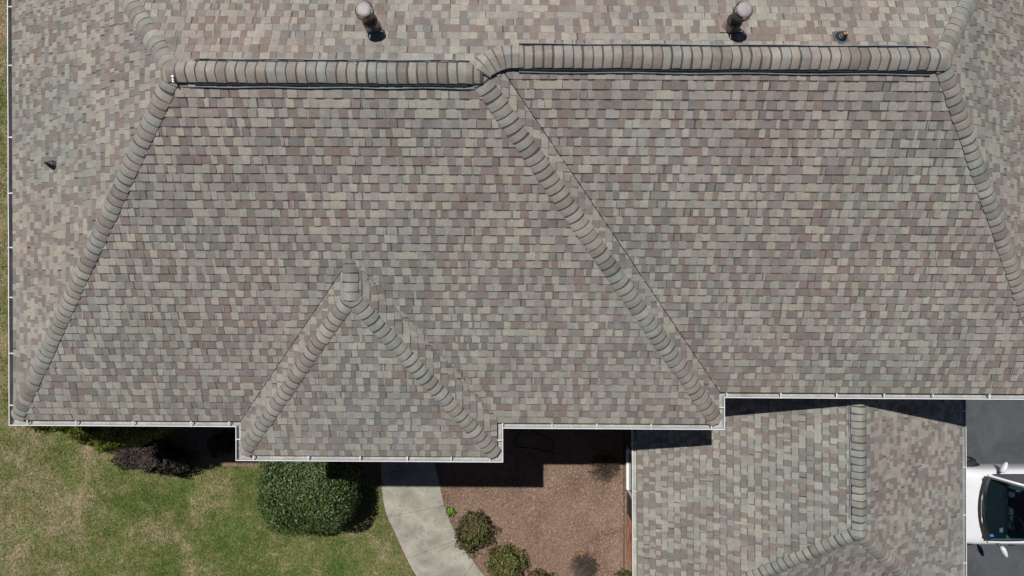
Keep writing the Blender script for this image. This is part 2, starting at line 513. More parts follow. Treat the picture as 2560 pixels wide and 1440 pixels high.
SL['wing_front'] = Slope('wing_front', (WX0, WY), ZW, (0, 1), KWF, [(WX0, WY), (WX1, WY), WP])

house = thing('house', 'large house under a hipped roof of mottled brown and grey shingles with white gutters', 'house', (0.4, 2.7, 0))

# decks (the boards and underlay the shingles lie on)
for k, s in SL.items():
    m = MB()
    top = [s.P(q, -0.004) for q in s.loc]; bot = [s.P(q, -0.03) for q in s.loc]
    if k == 'front_left':
        pass
    m.prism(top, bot, cap_bottom=True)
    m.build('roof_slope', MAT['deck'], house, True, colours=False)

# ------------------------------------------------------------------ shingles
EXPO = 0.127
BW = 0.018
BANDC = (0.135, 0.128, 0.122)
PAL = [((0.365, 0.345, 0.290), 24), ((0.300, 0.280, 0.256), 30), ((0.325, 0.310, 0.280), 18), ((0.232, 0.180, 0.157), 14), ((0.258, 0.216, 0.192), 8), ((0.196, 0.181, 0.171), 12), ((0.228, 0.213, 0.203), 10)]
PAL = [(tuple(v + (m_ - v) * 0.10 for v, m_ in zip(c, (0.275, 0.258, 0.232))), w) for c, w in PAL]
PAL = [(tuple((v + (sum(c) / 3 - v) * 0.16) * 0.96 for v in c), w) for c, w in PAL]
PC = [c for c, w in PAL]; PW = [w for c, w in PAL]
def clip(poly, a, b, c):
    """keep a*x+b*y+c >= 0"""
    out = []
    n = len(poly)
    for i in range(n):
        p = poly[i]; q = poly[(i + 1) % n]
        dp = a * p[0] + b * p[1] + c; dq = a * q[0] + b * q[1] + c
        if dp >= 0: out.append(p)
        if (dp >= 0) != (dq >= 0):
            t = dp / (dp - dq)
            out.append((p[0] + (q[0] - p[0]) * t, p[1] + (q[1] - p[1]) * t))
    return out
def area(poly):
    return abs(sum(poly[i][0] * poly[(i + 1) % len(poly)][1] - poly[(i + 1) % len(poly)][0] * poly[i][1] for i in range(len(poly)))) / 2
def halfplanes(poly, insets=None):
    cx = sum(p[0] for p in poly) / len(poly); cy = sum(p[1] for p in poly) / len(poly)
    H = []
    for i in range(len(poly)):
        p = poly[i]; q = poly[(i + 1) % len(poly)]
        a = -(q[1] - p[1]); b = q[0] - p[0]; l = math.hypot(a, b); a /= l; b /= l
        c = -(a * p[0] + b * p[1])
        if a * cx + b * cy + c < 0: a, b, c = -a, -b, -c
        H.append([a, b, c])
    return H
def proj(v):
    d = HC - v[2]
    return (v[0] / d * FPX, v[1] / d * FPX)

pieces = []          # (screen area, MB data)
rng = random.Random(11)
GAP = {'front_right': [3], 'middle': [1]}     # index of valley edges, left open a finger for the dark valley line
for key, s in SL.items():
    H = halfplanes(s.loc)
    if key == 'front_right': H[3][2] -= 0.018
    if key in ('bay_left', 'bay_right'):
        pass
    # the eave edge: shingles hang 2 cm over the board
    H[0][2] += 0.025
    if key == 'back':
        H = [h for i, h in enumerate(H) if i not in (2, 3, 4)]
        # concave at RC: clip per side below
    H1 = H[1][2]
    smin = min(q[0] for q in s.loc); smax = max(q[0] for q in s.loc); tmax = max(q[1] for q in s.loc)
    cut = None
    if s.cuts:
        a, apex, b = [s.tolocal(p) for p in s.cuts[0]]
        def line(p, q, inside):
            A = -(q[1] - p[1]); B = q[0] - p[0]; l = math.hypot(A, B); A /= l; B /= l
            C = -(A * p[0] + B * p[1])
            if A * inside[0] + B * inside[1] + C > 0: A, B, C = -A, -B, -C   # negative inside the cut triangle
            return A, B, C
        mid = ((a[0] + apex[0] + b[0]) / 3, (a[1] + apex[1] + b[1]) / 3)
        cut = (line(a, apex, mid), line(b, apex, mid), apex[1])
    n = int(tmax / EXPO) + 1
    for i in range(n + 1):
        t0 = i * EXPO; t1 = t0 + EXPO
        x = smin - 0.1 - rng.random() * 0.9
        strip_end = x + 1.0
        jit = rng.uniform(-0.0015, 0.0015)
        weave = rng.uniform(0.0, 0.15)
        tooth = rng.random() < 0.5
        prev = None
        while x < smax + 0.1:
            r = rng.random()
            w = rng.uniform(0.085, 0.135) if r < 0.88 else (rng.uniform(0.03, 0.07) if r < 0.95 else rng.uniform(0.16, 0.25))
            newstrip = False
            if x + w > strip_end:
                w = max(strip_end - x, 0.03); newstrip = True
            if prev and rng.random() < 0.6:
                light = sum(prev) > 0.76
                c = rng.choices(PC, [w_ * (0.35 if (sum(c_) > 0.76) == light else 1.5) for c_, w_ in PAL])[0]
            else: c = rng.choices(PC, PW)[0]
            if prev and rng.random() < 0.10: c = prev
            elif prev == c: c = rng.choices(PC, PW)[0]
            prev = c
            g = rng.uniform(0.96, 1.04) * 0.90
            c = (c[0] * g, c[1] * g, c[2] * g)
            tj = t0 + jit
            if tooth:
                tp = rng.uniform(0.001, 0.007)
                ta = tj + 0.0035
                rect = [(x + tp, ta), (x + w - tp, ta + rng.uniform(-0.0008, 0.0008)), (x + w, t1 + 0.012), (x, t1 + 0.012)]
                hl, hu = 0.0215, 0.0035
                if i == 0: hl = 0.016
            else:
                e0 = 0.012; e1 = 0.0035 if newstrip else 0.012
                e1 = -0.001 if newstrip else 0.012
                rect = [(x - e0, tj), (x + w + e1, tj), (x + w + e1, t1 + 0.012), (x - e0, t1 + 0.012)]
                hl, hu = 0.0125, 0.0002
            if key == 'bay_right':
                H[1][2] = H1 + weave
            P = rect
            for a, b, c0 in H:
                P = clip(P, a, b, c0)
                if len(P) < 3: break
            polys = [P] if len(P) >= 3 else []
            if key == 'back' and polys:
                # ridge step: left part runs up to the taller ridge
                keep = []
                l = s.tolocal(RA); m_ = s.tolocal(RC)
                if max(q[1] for q in P) < m_[1]: keep = [P]
                else:
                    hipd = s.tolocal(RB)
                    A = -(m_[1] - hipd[1]); B = m_[0] - hipd[0]; C = -(A * hipd[0] + B * hipd[1])
                    ref = s.tolocal((-3.0, YRL + 0.2))
                    if A * ref[0] + B * ref[1] + C < 0: A, B, C = -A, -B, -C
                    q1 = clip(P, A, B, C)                      # left of the short hip
                    if len(q1) >= 3: q1 = clip(q1, 0, -1, l[1])
                    if len(q1) >= 3: keep.append(q1)
                    q2 = clip(P, -A, -B, -C)
                    if len(q2) >= 3: q2 = clip(q2, 0, -1, m_[1])
                    if len(q2) >= 3: keep.append(q2)
                polys = keep
            if cut and polys and min(q[1] for q in P) < cut[2]:
                (A, B, C), (A2, B2, C2), _ = cut
                q1 = clip(P, A, B, C - 0.016)
                q2 = clip(P, -A, -B, -C)
                if len(q2) >= 3: q2 = clip(q2, A2, B2, C2 - 0.002)
                polys = [q for q in (q1, q2) if len(q) >= 3]
            if key == 'bay_right' and polys:
                A, B = H[1][0], H[1][1]
                qi = clip(P, A, B, H1); qo = clip(P, -A, -B, -H1)
                polys = [q for q in (qi,) if len(q) >= 3]
                if len(qo) >= 3 and area(qo) > 6e-5:
                    tp_, bt_ = [], []
                    for q in qo:
                        v = s.P(q, 0); zz = SL['front_left'].z(v.x, v.y)
                        tp_.append(Vector((v.x, v.y, zz + 0.027))); bt_.append(Vector((v.x, v.y, zz - 0.002)))
                    pieces.append((0, tp_, bt_, c, None, None))
            for Q in polys:
                if area(Q) < 6e-5: continue
                hf = lambda t: hl + (hu - hl) * min(max((t - tj) / EXPO, 0), 1)
                top = [s.P(q, hf(q[1])) for q in Q]; bot = [s.P(q, -0.003) for q in Q]
                vis = [q for q in Q]
                pp = [proj(v) for v in top]
                cxp = sum(p[0] for p in pp) / len(pp); cyp = sum(p[1] for p in pp) / len(pp)
                ar = area(pp)
                if abs(cxp) > 1270 or abs(cyp) > 712: ar = 0
                if key.startswith('wing') and cyp > -290: ar = 0
                # under ridge caps: not seen
                if key == 'front_left' and cyp > 498: ar = 0
                if key == 'front_right' and cyp > 535: ar = 0
                if key == 'back' and cyp < 580: ar = 0
                lw = [abs(Q[q_][1] - tj) < 0.008 and abs(Q[(q_ + 1) % len(Q)][1] - tj) < 0.008 for q_ in range(len(Q))]
                band = None
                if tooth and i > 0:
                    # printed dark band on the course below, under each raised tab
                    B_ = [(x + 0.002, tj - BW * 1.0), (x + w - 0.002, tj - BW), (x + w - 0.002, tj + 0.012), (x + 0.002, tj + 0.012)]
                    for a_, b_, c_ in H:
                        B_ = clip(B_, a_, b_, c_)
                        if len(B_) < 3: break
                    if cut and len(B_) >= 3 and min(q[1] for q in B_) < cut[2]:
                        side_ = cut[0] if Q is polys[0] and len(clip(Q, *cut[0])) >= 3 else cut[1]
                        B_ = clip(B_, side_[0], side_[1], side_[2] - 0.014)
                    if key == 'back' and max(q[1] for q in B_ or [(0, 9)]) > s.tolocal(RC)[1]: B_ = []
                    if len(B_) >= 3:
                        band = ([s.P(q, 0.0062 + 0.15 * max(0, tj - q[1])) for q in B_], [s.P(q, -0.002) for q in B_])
                pieces.append((ar, top, bot, c, lw, band))
            if newstrip: strip_end = x + w + 1.0
            x += w
            tooth = (not tooth) if rng.random() < 0.86 else tooth
EDGE = (0.05, 0.047, 0.045)      # cut asphalt edge
pieces.sort(key=lambda p: -p[0])
for ar, top, bot, c, lw, band in pieces[:300]:
    m = MB(); m.prism(top, bot, c, side=EDGE, side2=tuple(q * 0.8 for q in c), low=lw)
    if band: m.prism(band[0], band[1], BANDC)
    m.build('shingle', MAT['shingle'], house, True)
m = MB()
for ar, top, bot, c, lw, band in pieces[300:]:
    m.prism(top, bot, c, side=EDGE, side2=tuple(q * 0.8 for q in c), low=lw)
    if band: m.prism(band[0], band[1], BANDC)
m.build('shingle_field', MAT['shingle'], house, True, kind='stuff')

# ------------------------------------------------------------------ hip and ridge caps
CAPPAL = [((0.300, 0.280, 0.240), 4), ((0.268, 0.247, 0.214), 4), ((0.252, 0.258, 0.240), 3), ((0.228, 0.202, 0.177), 3), ((0.258, 0.248, 0.222), 4)]
CAPPAL = [(tuple((v + (sum(c) / 3 - v) * 0.22) * 0.97 for v in c), w) for c, w in CAPPAL]
CC = [c for c, w in CAPPAL]; CW = [w for c, w in CAPPAL]
def surf(planes, x, y, soft=0.02):
    zs = [p.z(x, y) for p in planes]
    mn = min(zs)
    return mn - soft * math.log(sum(math.exp(-(z - mn) / soft) for z in zs))  + soft * math.log(len(planes)) * 0.0
def caps(a, b, planes, z_extra=0.0, half=0.135, pitch=0.127, name='hip_cap', start=0.0, flip=False, lift=0.012):
    """caps from the low end a to the high end b; the exposed edge faces a"""
    a = Vector(a); b = Vector(b)
    L = (b - a).length
    za = min(p.z(*a) for p in planes); zb = min(p.z(*b) for p in planes)
    L3 = math.sqrt(L * L + (zb - za) ** 2)
    d = (b - a) / L; pr = Vector((-d.y, d.x))
    n = max(1, round(L3 / pitch)); st = L / n
    ws = [-1, -0.8, -0.55, -0.3, -0.12, 0, 0.12, 0.3, 0.55, 0.8, 1]
    for i in range(n):
        c = rng.choices(CC, CW)[0]; g = rng.uniform(0.90, 1.10); c = tuple(q * g for q in c)
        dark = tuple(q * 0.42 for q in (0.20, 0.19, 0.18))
        s0 = i * st + rng.uniform(-0.009, 0.006); s1 = (i + 1) * st; s2 = s1 + 0.03
        skew = rng.uniform(-0.007, 0.007); sh = rng.uniform(-0.007, 0.007)
        rows = []
        for q, (ss, h) in enumerate(((s0, 0.022), (s0 + 0.006, 0.0235), (s1 - (0.027 if z_extra > 0.015 else 0.021), 0.013), (s1 + 0.012, 0.010))):
            row = []
            for w in ws:
                wv = w * half * (1.0 if q else 0.995) + sh
                bow = (-0.004 if name == 'ridge_cap' else -0.028) * (1 - w * w)
                cc = a + d * (ss + skew * w + bow) + pr * wv
                z = surf(planes, cc.x, cc.y) + lift + h + z_extra + 0.010 * (1 - w * w)
                if abs(w) >= 0.99: z -= 0.008
                row.append((cc.x, cc.y, z))
            rows.append(row)
        m = MB()
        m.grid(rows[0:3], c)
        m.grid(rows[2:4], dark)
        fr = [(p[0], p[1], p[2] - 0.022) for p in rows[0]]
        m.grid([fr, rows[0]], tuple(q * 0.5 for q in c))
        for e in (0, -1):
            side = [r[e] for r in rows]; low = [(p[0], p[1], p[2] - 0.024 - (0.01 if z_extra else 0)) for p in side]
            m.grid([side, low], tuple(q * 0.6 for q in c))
        ob = m.build(name, MAT['cap'], house, True, smooth=False)
        me = ob.data
        nq = (len(ws) - 1) * 2
        me.polygons.foreach_set('use_smooth', [i2 < nq for i2 in range(len(me.polygons))])

S = SL
def lerp(a, b, t): return (a[0] + (b[0] - a[0]) * t, a[1] + (b[1] - a[1]) * t)
caps((XL + 0.03, YA + 0.04), RA, [S['front_left'], S['left']])
caps((XL + 1.2, YC - 1.55), RA, [S['back'], S['left']])
caps((XM - 0.03, YA + 0.04), RB, [S['front_left'], S['middle']])
caps((XR, YB), RE, [S['front_right'], S['right']])
caps((XR, YC), RE, [S['back'], S['right']])
caps((BX0 + 0.03, BY + 0.04), BP, [S['bay_front'], S['bay_left']], half=0.12)
caps((BX1 - 0.03, BY + 0.04), BP, [S['bay_front'], S['bay_right']], half=0.12)
caps((WX0, WY), WP, [S['wing_front'], S['wing_left']])
caps((WX1, WY), WP, [S['wing_front'], S['wing_right']])
# ridges: raised on the vent strip
caps((-4.40, YRL), (RB[0] - 0.09, YRL), [S['front_left'], S['back']], 0.035, 0.135, name='ridge_cap')
caps((RE[0] + 0.04, YRR), (0.02, YRR), [S['front_right'], S['back']], 0.035, 0.145, name='ridge_cap')
caps((BP[0], BP[1] - 0.06), (BT[0], BT[1] + 0.10), [S['bay_left'], S['bay_right']], 0.010, 0.120, name='ridge_cap')
caps((WXR, WP[1] - 0.05), (WXR, WYT), [S['wing_left'], S['wing_right']], 0.020, 0.130, name='ridge_cap')

caps((-0.56, YRL), (-0.37, YRL), [S['front_left'], S['back'], S['middle']], 0.050, 0.135, name='ridge_cap')
def cap_path(pts, planes, half, name='ridge_cap', zx=0.03, pitch=0.11):
    """caps bent round a curved run of plan points"""
    P = dense(pts, 80)
    L = [0]
    for a, b in zip(P, P[1:]): L.append(L[-1] + math.dist(a, b))
    n = max(1, round(L[-1] / pitch))
    def at(d):
        d = min(max(d, 0), L[-1])
        for i in range(len(L) - 1):
            if L[i + 1] >= d:
                t = (d - L[i]) / max(L[i + 1] - L[i], 1e-9)
                p = Vector(lerp(P[i], P[i + 1], t)); q0 = Vector(P[max(i - 3, 0)]); q1 = Vector(P[min(i + 4, len(P) - 1)])
                return p, (q1 - q0).normalized()
    ws = [-1, -0.8, -0.5, -0.2, 0, 0.2, 0.5, 0.8, 1]
    for k in range(n):
        c = rng.choices(CC, CW)[0]
        rows = []
        for dd, h in ((k / n, 0.024), ((k + 0.05) / n, 0.025), ((k + 0.82) / n, 0.014), ((k + 1.08) / n, 0.010)):
            p, d = at(dd * L[-1]); pr = Vector((-d.y, d.x))
            row = []
            for w in ws:
                q = p + pr * w * half
                zz1 = min(S['front_left'].z(*q), S['back'].z(*q), S['middle'].z(*q)); zz2 = min(S['front_right'].z(*q), S['back'].z(*q))
                z = max(zz1, zz2) + 0.012 + h + zx + 0.015 * (1 - w * w)
                row.append((q.x, q.y, z))
            rows.append(row)
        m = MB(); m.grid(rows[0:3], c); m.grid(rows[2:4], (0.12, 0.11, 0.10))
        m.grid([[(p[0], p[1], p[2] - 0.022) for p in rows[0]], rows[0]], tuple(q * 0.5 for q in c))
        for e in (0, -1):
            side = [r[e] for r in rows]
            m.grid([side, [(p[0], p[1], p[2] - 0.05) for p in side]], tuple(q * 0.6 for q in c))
        m.build(name, MAT['cap'], house, True)
cap_path([(0.10, YRR + 0.0), (-0.03, YRR), (-0.17, YRR - 0.035), (-0.29, YRR - 0.11), (-0.37, YRL + 0.09), (-0.41, YRL + 0.01)], [S['back'], S['front_right'], S['front_left'], S['middle']], 0.15, zx=0.040)
# mitred end pieces where ridge and hips meet
def knuckle(c, planes, r, zx, col):
    m = MB()
    rows = []
    seg = 20
    for rr, dz in ((0.0, 0.0), (0.35, -0.002), (0.7, -0.008), (1.0, -0.020), (1.02, -0.045)):
        rows.append([(c[0] + r * rr * math.cos(2 * math.pi * k / seg), c[1] + r * rr * math.sin(2 * math.pi * k / seg),
                      surf(planes, c[0] + r * rr * math.cos(2 * math.pi * k / seg), c[1] + r * rr * math.sin(2 * math.pi * k / seg), 0.05) + zx + dz) for k in range(seg)])
    m.grid(rows, col, True)
    m.build('end_cap', MAT['cap'], house, True, smooth=True)
knuckle((RA[0] - 0.02, RA[1]), [S['front_left'], S['back'], S['left']], 0.15, 0.075, (0.31, 0.285, 0.235))
knuckle((RE[0] + 0.02, RE[1]), [S['front_right'], S['back'], S['right']], 0.15, 0.075, (0.29, 0.27, 0.225))
knuckle((BP[0], BP[1] - 0.01), [S['bay_front'], S['bay_left'], S['bay_right']], 0.13, 0.05, (0.28, 0.265, 0.225))
knuckle((WP[0], WP[1] - 0.02), [S['wing_front'], S['wing_left'], S['wing_right']], 0.14, 0.07, (0.28, 0.255, 0.215))

# ------------------------------------------------------------------ ridge vents
def ridge_vent(a, b, planes, half=0.162):
    a = Vector(a); b = Vector(b); d = (b - a).normalized(); pr = Vector((-d.y, d.x))
    m = MB(); n = 24; prof = [-1, -0.99, -0.5, 0, 0.5, 0.99, 1]
    rows = []
    for i in range(n + 1):
        p = a + (b - a) * i / n
        row = []
        wob = 0.004 * math.sin(i * 1.7)
        for w in prof:
            q = p + pr * (w * half + wob * (1 if w > 0 else -0.4))
            z = surf(planes, q.x, q.y, 0.02) + (0.005 if abs(w) == 1 else 0.040)
            row.append((q.x, q.y, z))
        rows.append(row)
    m.grid(rows)
    v = m.build('ridge_vent', MAT['black_plastic'], house, True, colours=False)
    WORLD[v.name] = Vector(v.location) + WORLD[house.name]
    for sg in (-1, 1):
        mm = MB()
        lo, hi = [], []
        pts_rows = []
        for i in range(n + 1):
            p = a + (b - a) * i / n
            wob = 0.005 * math.sin(i * 0.9 + sg)
            row = []
            for ww, h in ((half + 0.003, 0.004), (half + 0.003, 0.028), (half + 0.013, 0.028), (half + 0.013, 0.003)):
                q = p + pr * sg * (ww + 0.012 + wob)
                row.append((q.x, q.y, min(pl.z(q.x, q.y) for pl in planes) + 0.012 + h))
            pts_rows.append(row)
        mm.grid(pts_rows)
        mm.build('vent_baffle', MAT['vent_rail'], v, True, colours=False)
ridge_vent((-4.08, YRL), (-0.54, YRL), [S['front_left'], S['back']])
ridge_vent((0.10, YRR), (5.50, YRR), [S['front_right'], S['back']], 0.168)
ridge_vent((WXR, -3.98), (WXR, WYT), [S['wing_left'], S['wing_right']], 0.126)

# ------------------------------------------------------------------ gutters
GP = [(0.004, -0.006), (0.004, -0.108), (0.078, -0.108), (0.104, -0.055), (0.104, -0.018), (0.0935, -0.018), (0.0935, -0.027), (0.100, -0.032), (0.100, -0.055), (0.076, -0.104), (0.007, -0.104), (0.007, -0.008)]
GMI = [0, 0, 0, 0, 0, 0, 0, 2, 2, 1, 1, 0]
def offset_path(pts, w):
    out = []
    n = len(pts)
    for i in range(n):
        p = Vector(pts[i])
        ns = []
        for a, b in ((i - 1, i), (i, i + 1)):
            if a < 0 or b >= n: continue
            d = (Vector(pts[b]) - Vector(pts[a])).normalized()
            ns.append(Vector((d.y, -d.x)))           # outward = right hand side
        if len(ns) == 1: out.append(p + ns[0] * w)
        else:
            bis = (ns[0] + ns[1]).normalized()
            out.append(p + bis * (w / bis.dot(ns[0])))
    return out
def gutters(pts, z, hang):
    offs = [offset_path(pts, w) for w, _ in GP]
    for i in range(len(pts) - 1):
        m = MB()
        L = (Vector(pts[i + 1]) - Vector(pts[i])).length
        n = max(2, int(L / 0.6))
        rows = []
        for k in range(n + 1):
            t = k / n
            wob = 0.0025 * math.sin(k * 2.1 + i) if 0 < k < n else 0
            rows.append([(*(offs[j][i].lerp(offs[j][i + 1], t)), z + GP[j][1] + wob) for j in range(len(GP))])
        for r0, r1 in zip(rows, rows[1:]):
            for j in range(len(GP) - 1):
                m.face([r0[j], r1[j], r1[j + 1], r0[j + 1]], mi=GMI[j])
        # rolled top lip
        lip = [[(p[4][0], p[4][1], p[4][2]), (p[5][0], p[5][1], p[5][2] + 0.004)] for p in rows]
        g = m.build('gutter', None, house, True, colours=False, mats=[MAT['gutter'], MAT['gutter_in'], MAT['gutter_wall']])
        WORLD[g.name] = Vector(g.location) + WORLD[house.name]
        # fascia board behind
        m = MB()
        o0 = offset_path(pts, -0.022); o1 = offset_path(pts, 0.001)
        a, b, c, d = o0[i], o0[i + 1], o1[i + 1], o1[i]
        m.prism([(*p, z - 0.012) for p in (a, b, c, d)], [(*p, z - 0.17) for p in (a, b, c, d)], cap_bottom=True)
        m.build('fascia', MAT['soffit'], house, True, colours=False)
        for t in hang[i]:
            d = (Vector(pts[i + 1]) - Vector(pts[i])).normalized(); nn = Vector((d.y, -d.x))
            p = Vector(pts[i]) + d * t
            m = MB()
            def q(u, v, h): 
                r = p + nn * u + d * v
                return (r.x, r.y, z + h)
            m.prism([q(0.0, -0.008, -0.016), q(0.0, 0.008, -0.016), q(0.106, 0.008, -0.014), q(0.106, -0.008, -0.014)],
                    [q(0.0, -0.011, -0.026), q(0.0, 0.011, -0.026), q(0.106, 0.011, -0.022), q(0.106, -0.011, -0.022)], cap_bottom=True)
            m.prism([q(0.022, -0.012, -0.008), q(0.022, 0.012, -0.008), q(0.045, 0.012, -0.008), q(0.045, -0.012, -0.008)],
                    [q(0.022, -0.012, -0.024), q(0.022, 0.012, -0.024), q(0.045, 0.012, -0.024), q(0.045, -0.012, -0.024)], cap_bottom=True)
            m.build('hanger', MAT['hanger'], g, True, colours=False)
DE = HC - ZE
def wx(px): return (px - 1280) * DE / FPX
def wy(py): return (720 - py) * DE / FPX
main_path = [(XL, YC), (XL, YA), (BX0, YA), (BX0, BY), (BX1, BY), (BX1, YA), (XM, YA), (XM, YB), (XR, YB), (XR, YC)]
hang = [
    [YC - wy(y) for y in (-260, -120, 25, 172, 352, 492, 628, 753, 893, 1023)],
    [wx(x) - XL for x in (65, 187, 330, 475, 570)],
    [YA - wy(1105)],
    [wx(x) - BX0 for x in (631, 768, 898, 1016, 1126, 1223)],
    [wy(1103) - BY],
    [wx(x) - BX1 for x in (1255, 1379, 1491, 1627, 1778)],
    [wy(1018) - YA],
    [wx(x) - XM for x in (1816, 1952, 2092, 2211, 2333, 2475, 2600)],
    [1, 2.2, 3.4, 4.6, 5.8, 7.0, 8.2],
]
gutters(main_path, ZE, hang)
DW = HC - ZW
def wyw(py): return (720 - py) * DW / FPX
gutters([(WX0, WYT), (WX0, WY), (WX1, WY), (WX1, WYT)], ZW,
        [[WYT - wyw(y) for y in (1108, 1229, 1348, 1470)], [1, 2, 3, 4, 5, 6], [wyw(y) - WY for y in (1403, 1283, 1163, 1023)]])
m = MB()   # back eave has its own run
gutters([(XR, YC), (XL, YC)], ZE, [[1 + 1.3 * i for i in range(12)]])

# ------------------------------------------------------------------ soffits and walls
def soffit(poly, z):
    m = MB()
    m.prism([(x, y, z) for x, y in poly], [(x, y, z - 0.012) for x, y in poly], cap_bottom=True)
    m.build('soffit', MAT['soffit'], house, True, colours=False)
soffit([(XL + .03, YC - .03), (XL + .03, YA + .03), (XM - .03, YA + .03), (XM - .03, YC - .03)], ZE - 0.15)
soffit([(XM - .02, YC - .03), (XM - .02, YB + .03), (XR - .03, YB + .03), (XR - .03, YC - .03)], ZE - 0.15)
soffit([(BX0 + .03, YA + .02), (BX0 + .03, BY + .03), (BX1 - .03, BY + .03), (BX1 - .03, YA + .02)], ZE - 0.15)
soffit([(WX0 + .03, -1.4), (WX0 + .03, WY + .03), (WX1 - .03, WY + .03), (WX1 - .03, -1.4)], ZW - 0.15)
OV = 0.30
def wall(x0, x1, y0, y1, z1):
    m = MB(); m.box(x0, x1, y0, y1, -0.05, z1)
    return m.build('wall', MAT['mortar'], house, True, colours=False)
wall(XL + OV, XM - OV, YA + OV, YC - OV, ZE - 0.163)
wall(XM - OV + 0.002, XR - OV, YB + OV, YC - OV, ZE - 0.163)
wall(BX0 + OV, BX1 - OV, BY + OV, YA + OV - 0.002, ZE - 0.163)
WWX = 2.755
wall(WWX, WX1 - OV, WY + OV, YB + OV - 0.002, ZW - 0.163)

# bricks on the visible garden-side wall of the wing, and the main front below the eave
def bricks(p0, p1, out, z0, z1, holes=()):
    p0 = Vector(p0); p1 = Vector(p1); d = (p1 - p0).normalized(); L = (p1 - p0).length; out = Vector(out)
    m = MB(); z = z0; row = 0
    while z < z1:
        x = -0.105 if row % 2 else 0.0
        while x < L:
            a = max(x, 0.0); b = min(x + 0.200, L)
            if b - a > 0.03 and not any(h[0] < (a + b) / 2 < h[1] and h[2] < z + 0.03 < h[3] for h in holes):
                g = rng.uniform(0.78, 1.18); c = (0.56 * g, 0.27 * g * rng.uniform(0.88, 1.15), 0.16 * g)
                dep = 0.010 + rng.uniform(-0.002, 0.003)
                q = [p0 + d * a, p0 + d * b, p0 + d * b + out * dep, p0 + d * a + out * dep]
                if rng.random() < 0.05: c = (0.17, 0.09, 0.07)
                m.prism([(v.x, v.y, z + 0.063) for v in q], [(v.x, v.y, z) for v in q], c)
            x += 0.210
        z += 0.075; row += 1
    m.build('bricks', MAT['brick'], house, True, kind='stuff')
WIN = (1.55, 2.62, 0.33, 2.2)      # along wall from y=-2.15 southwards
Y0 = -2.20
bricks((WWX, Y0), (WWX, WY + OV), (-1, 0), 0.0, 2.5, holes=[WIN])
bricks((XL + OV, YA + OV), (BX0 + OV, YA + OV), (0, -1), 0.0, 5.0)
bricks((BX0 + OV, BY + OV), (BX1 - OV, BY + OV), (0, -1), 0.0, 5.0)

# window with frame, sash and a pair of shutters
ya, yb = Y0 - WIN[0], Y0 - WIN[1]
m = MB()
fx0, fx1 = WWX - 0.045, WWX - 0.002
m.box(fx0, fx1, yb, yb + 0.07, 0.33, 2.2); m.box(fx0, fx1, ya - 0.07, ya, 0.33, 2.2)
m.box(fx0, fx1, yb + 0.07, ya - 0.07, 2.13, 2.2); m.box(fx0 - 0.03, fx1, yb + 0.07, ya - 0.07, 0.33, 0.41)
m.box(fx0 + 0.01, fx1, yb + 0.07, ya - 0.07, 1.22, 1.27)
w = m.build('window', MAT['window_frame'], house, True, colours=False)
WORLD[w.name] = Vector(w.location) + WORLD[house.name]
for z0, z1 in ((0.41, 1.22), (1.27, 2.13)):
    m = MB(); m.box(WWX - 0.022, WWX - 0.016, yb + 0.07, ya - 0.07, z0, z1)
    m.build('pane', MAT['house_glass'], w, True, colours=False)
for s0, s1 in ((yb - 0.50, yb - 0.02), (ya + 0.02, ya + 0.50)):
    m = MB()
    m.box(WWX - 0.045, WWX - 0.012, s0, s0 + 0.05, 0.33, 2.2); m.box(WWX - 0.045, WWX - 0.012, s1 - 0.05, s1, 0.33, 2.2)
    for z in (0.33, 1.24, 2.14): m.box(WWX - 0.045, WWX - 0.012, s0 + 0.05, s1 - 0.05, z, z + 0.06)
    z = 0.41
    while z < 2.12:
        m.prism([(WWX - 0.040, s0 + 0.05, z), (WWX - 0.040, s1 - 0.05, z), (WWX - 0.016, s1 - 0.05, z + 0.028), (WWX - 0.016, s0 + 0.05, z + 0.028)],
                [(WWX - 0.040, s0 + 0.05, z - 0.006), (WWX - 0.040, s1 - 0.05, z - 0.006), (WWX - 0.016, s1 - 0.05, z + 0.022), (WWX - 0.016, s0 + 0.05, z + 0.022)])
        z += 0.035
    m.build('shutter', MAT['shutter'], house, True, colours=False)

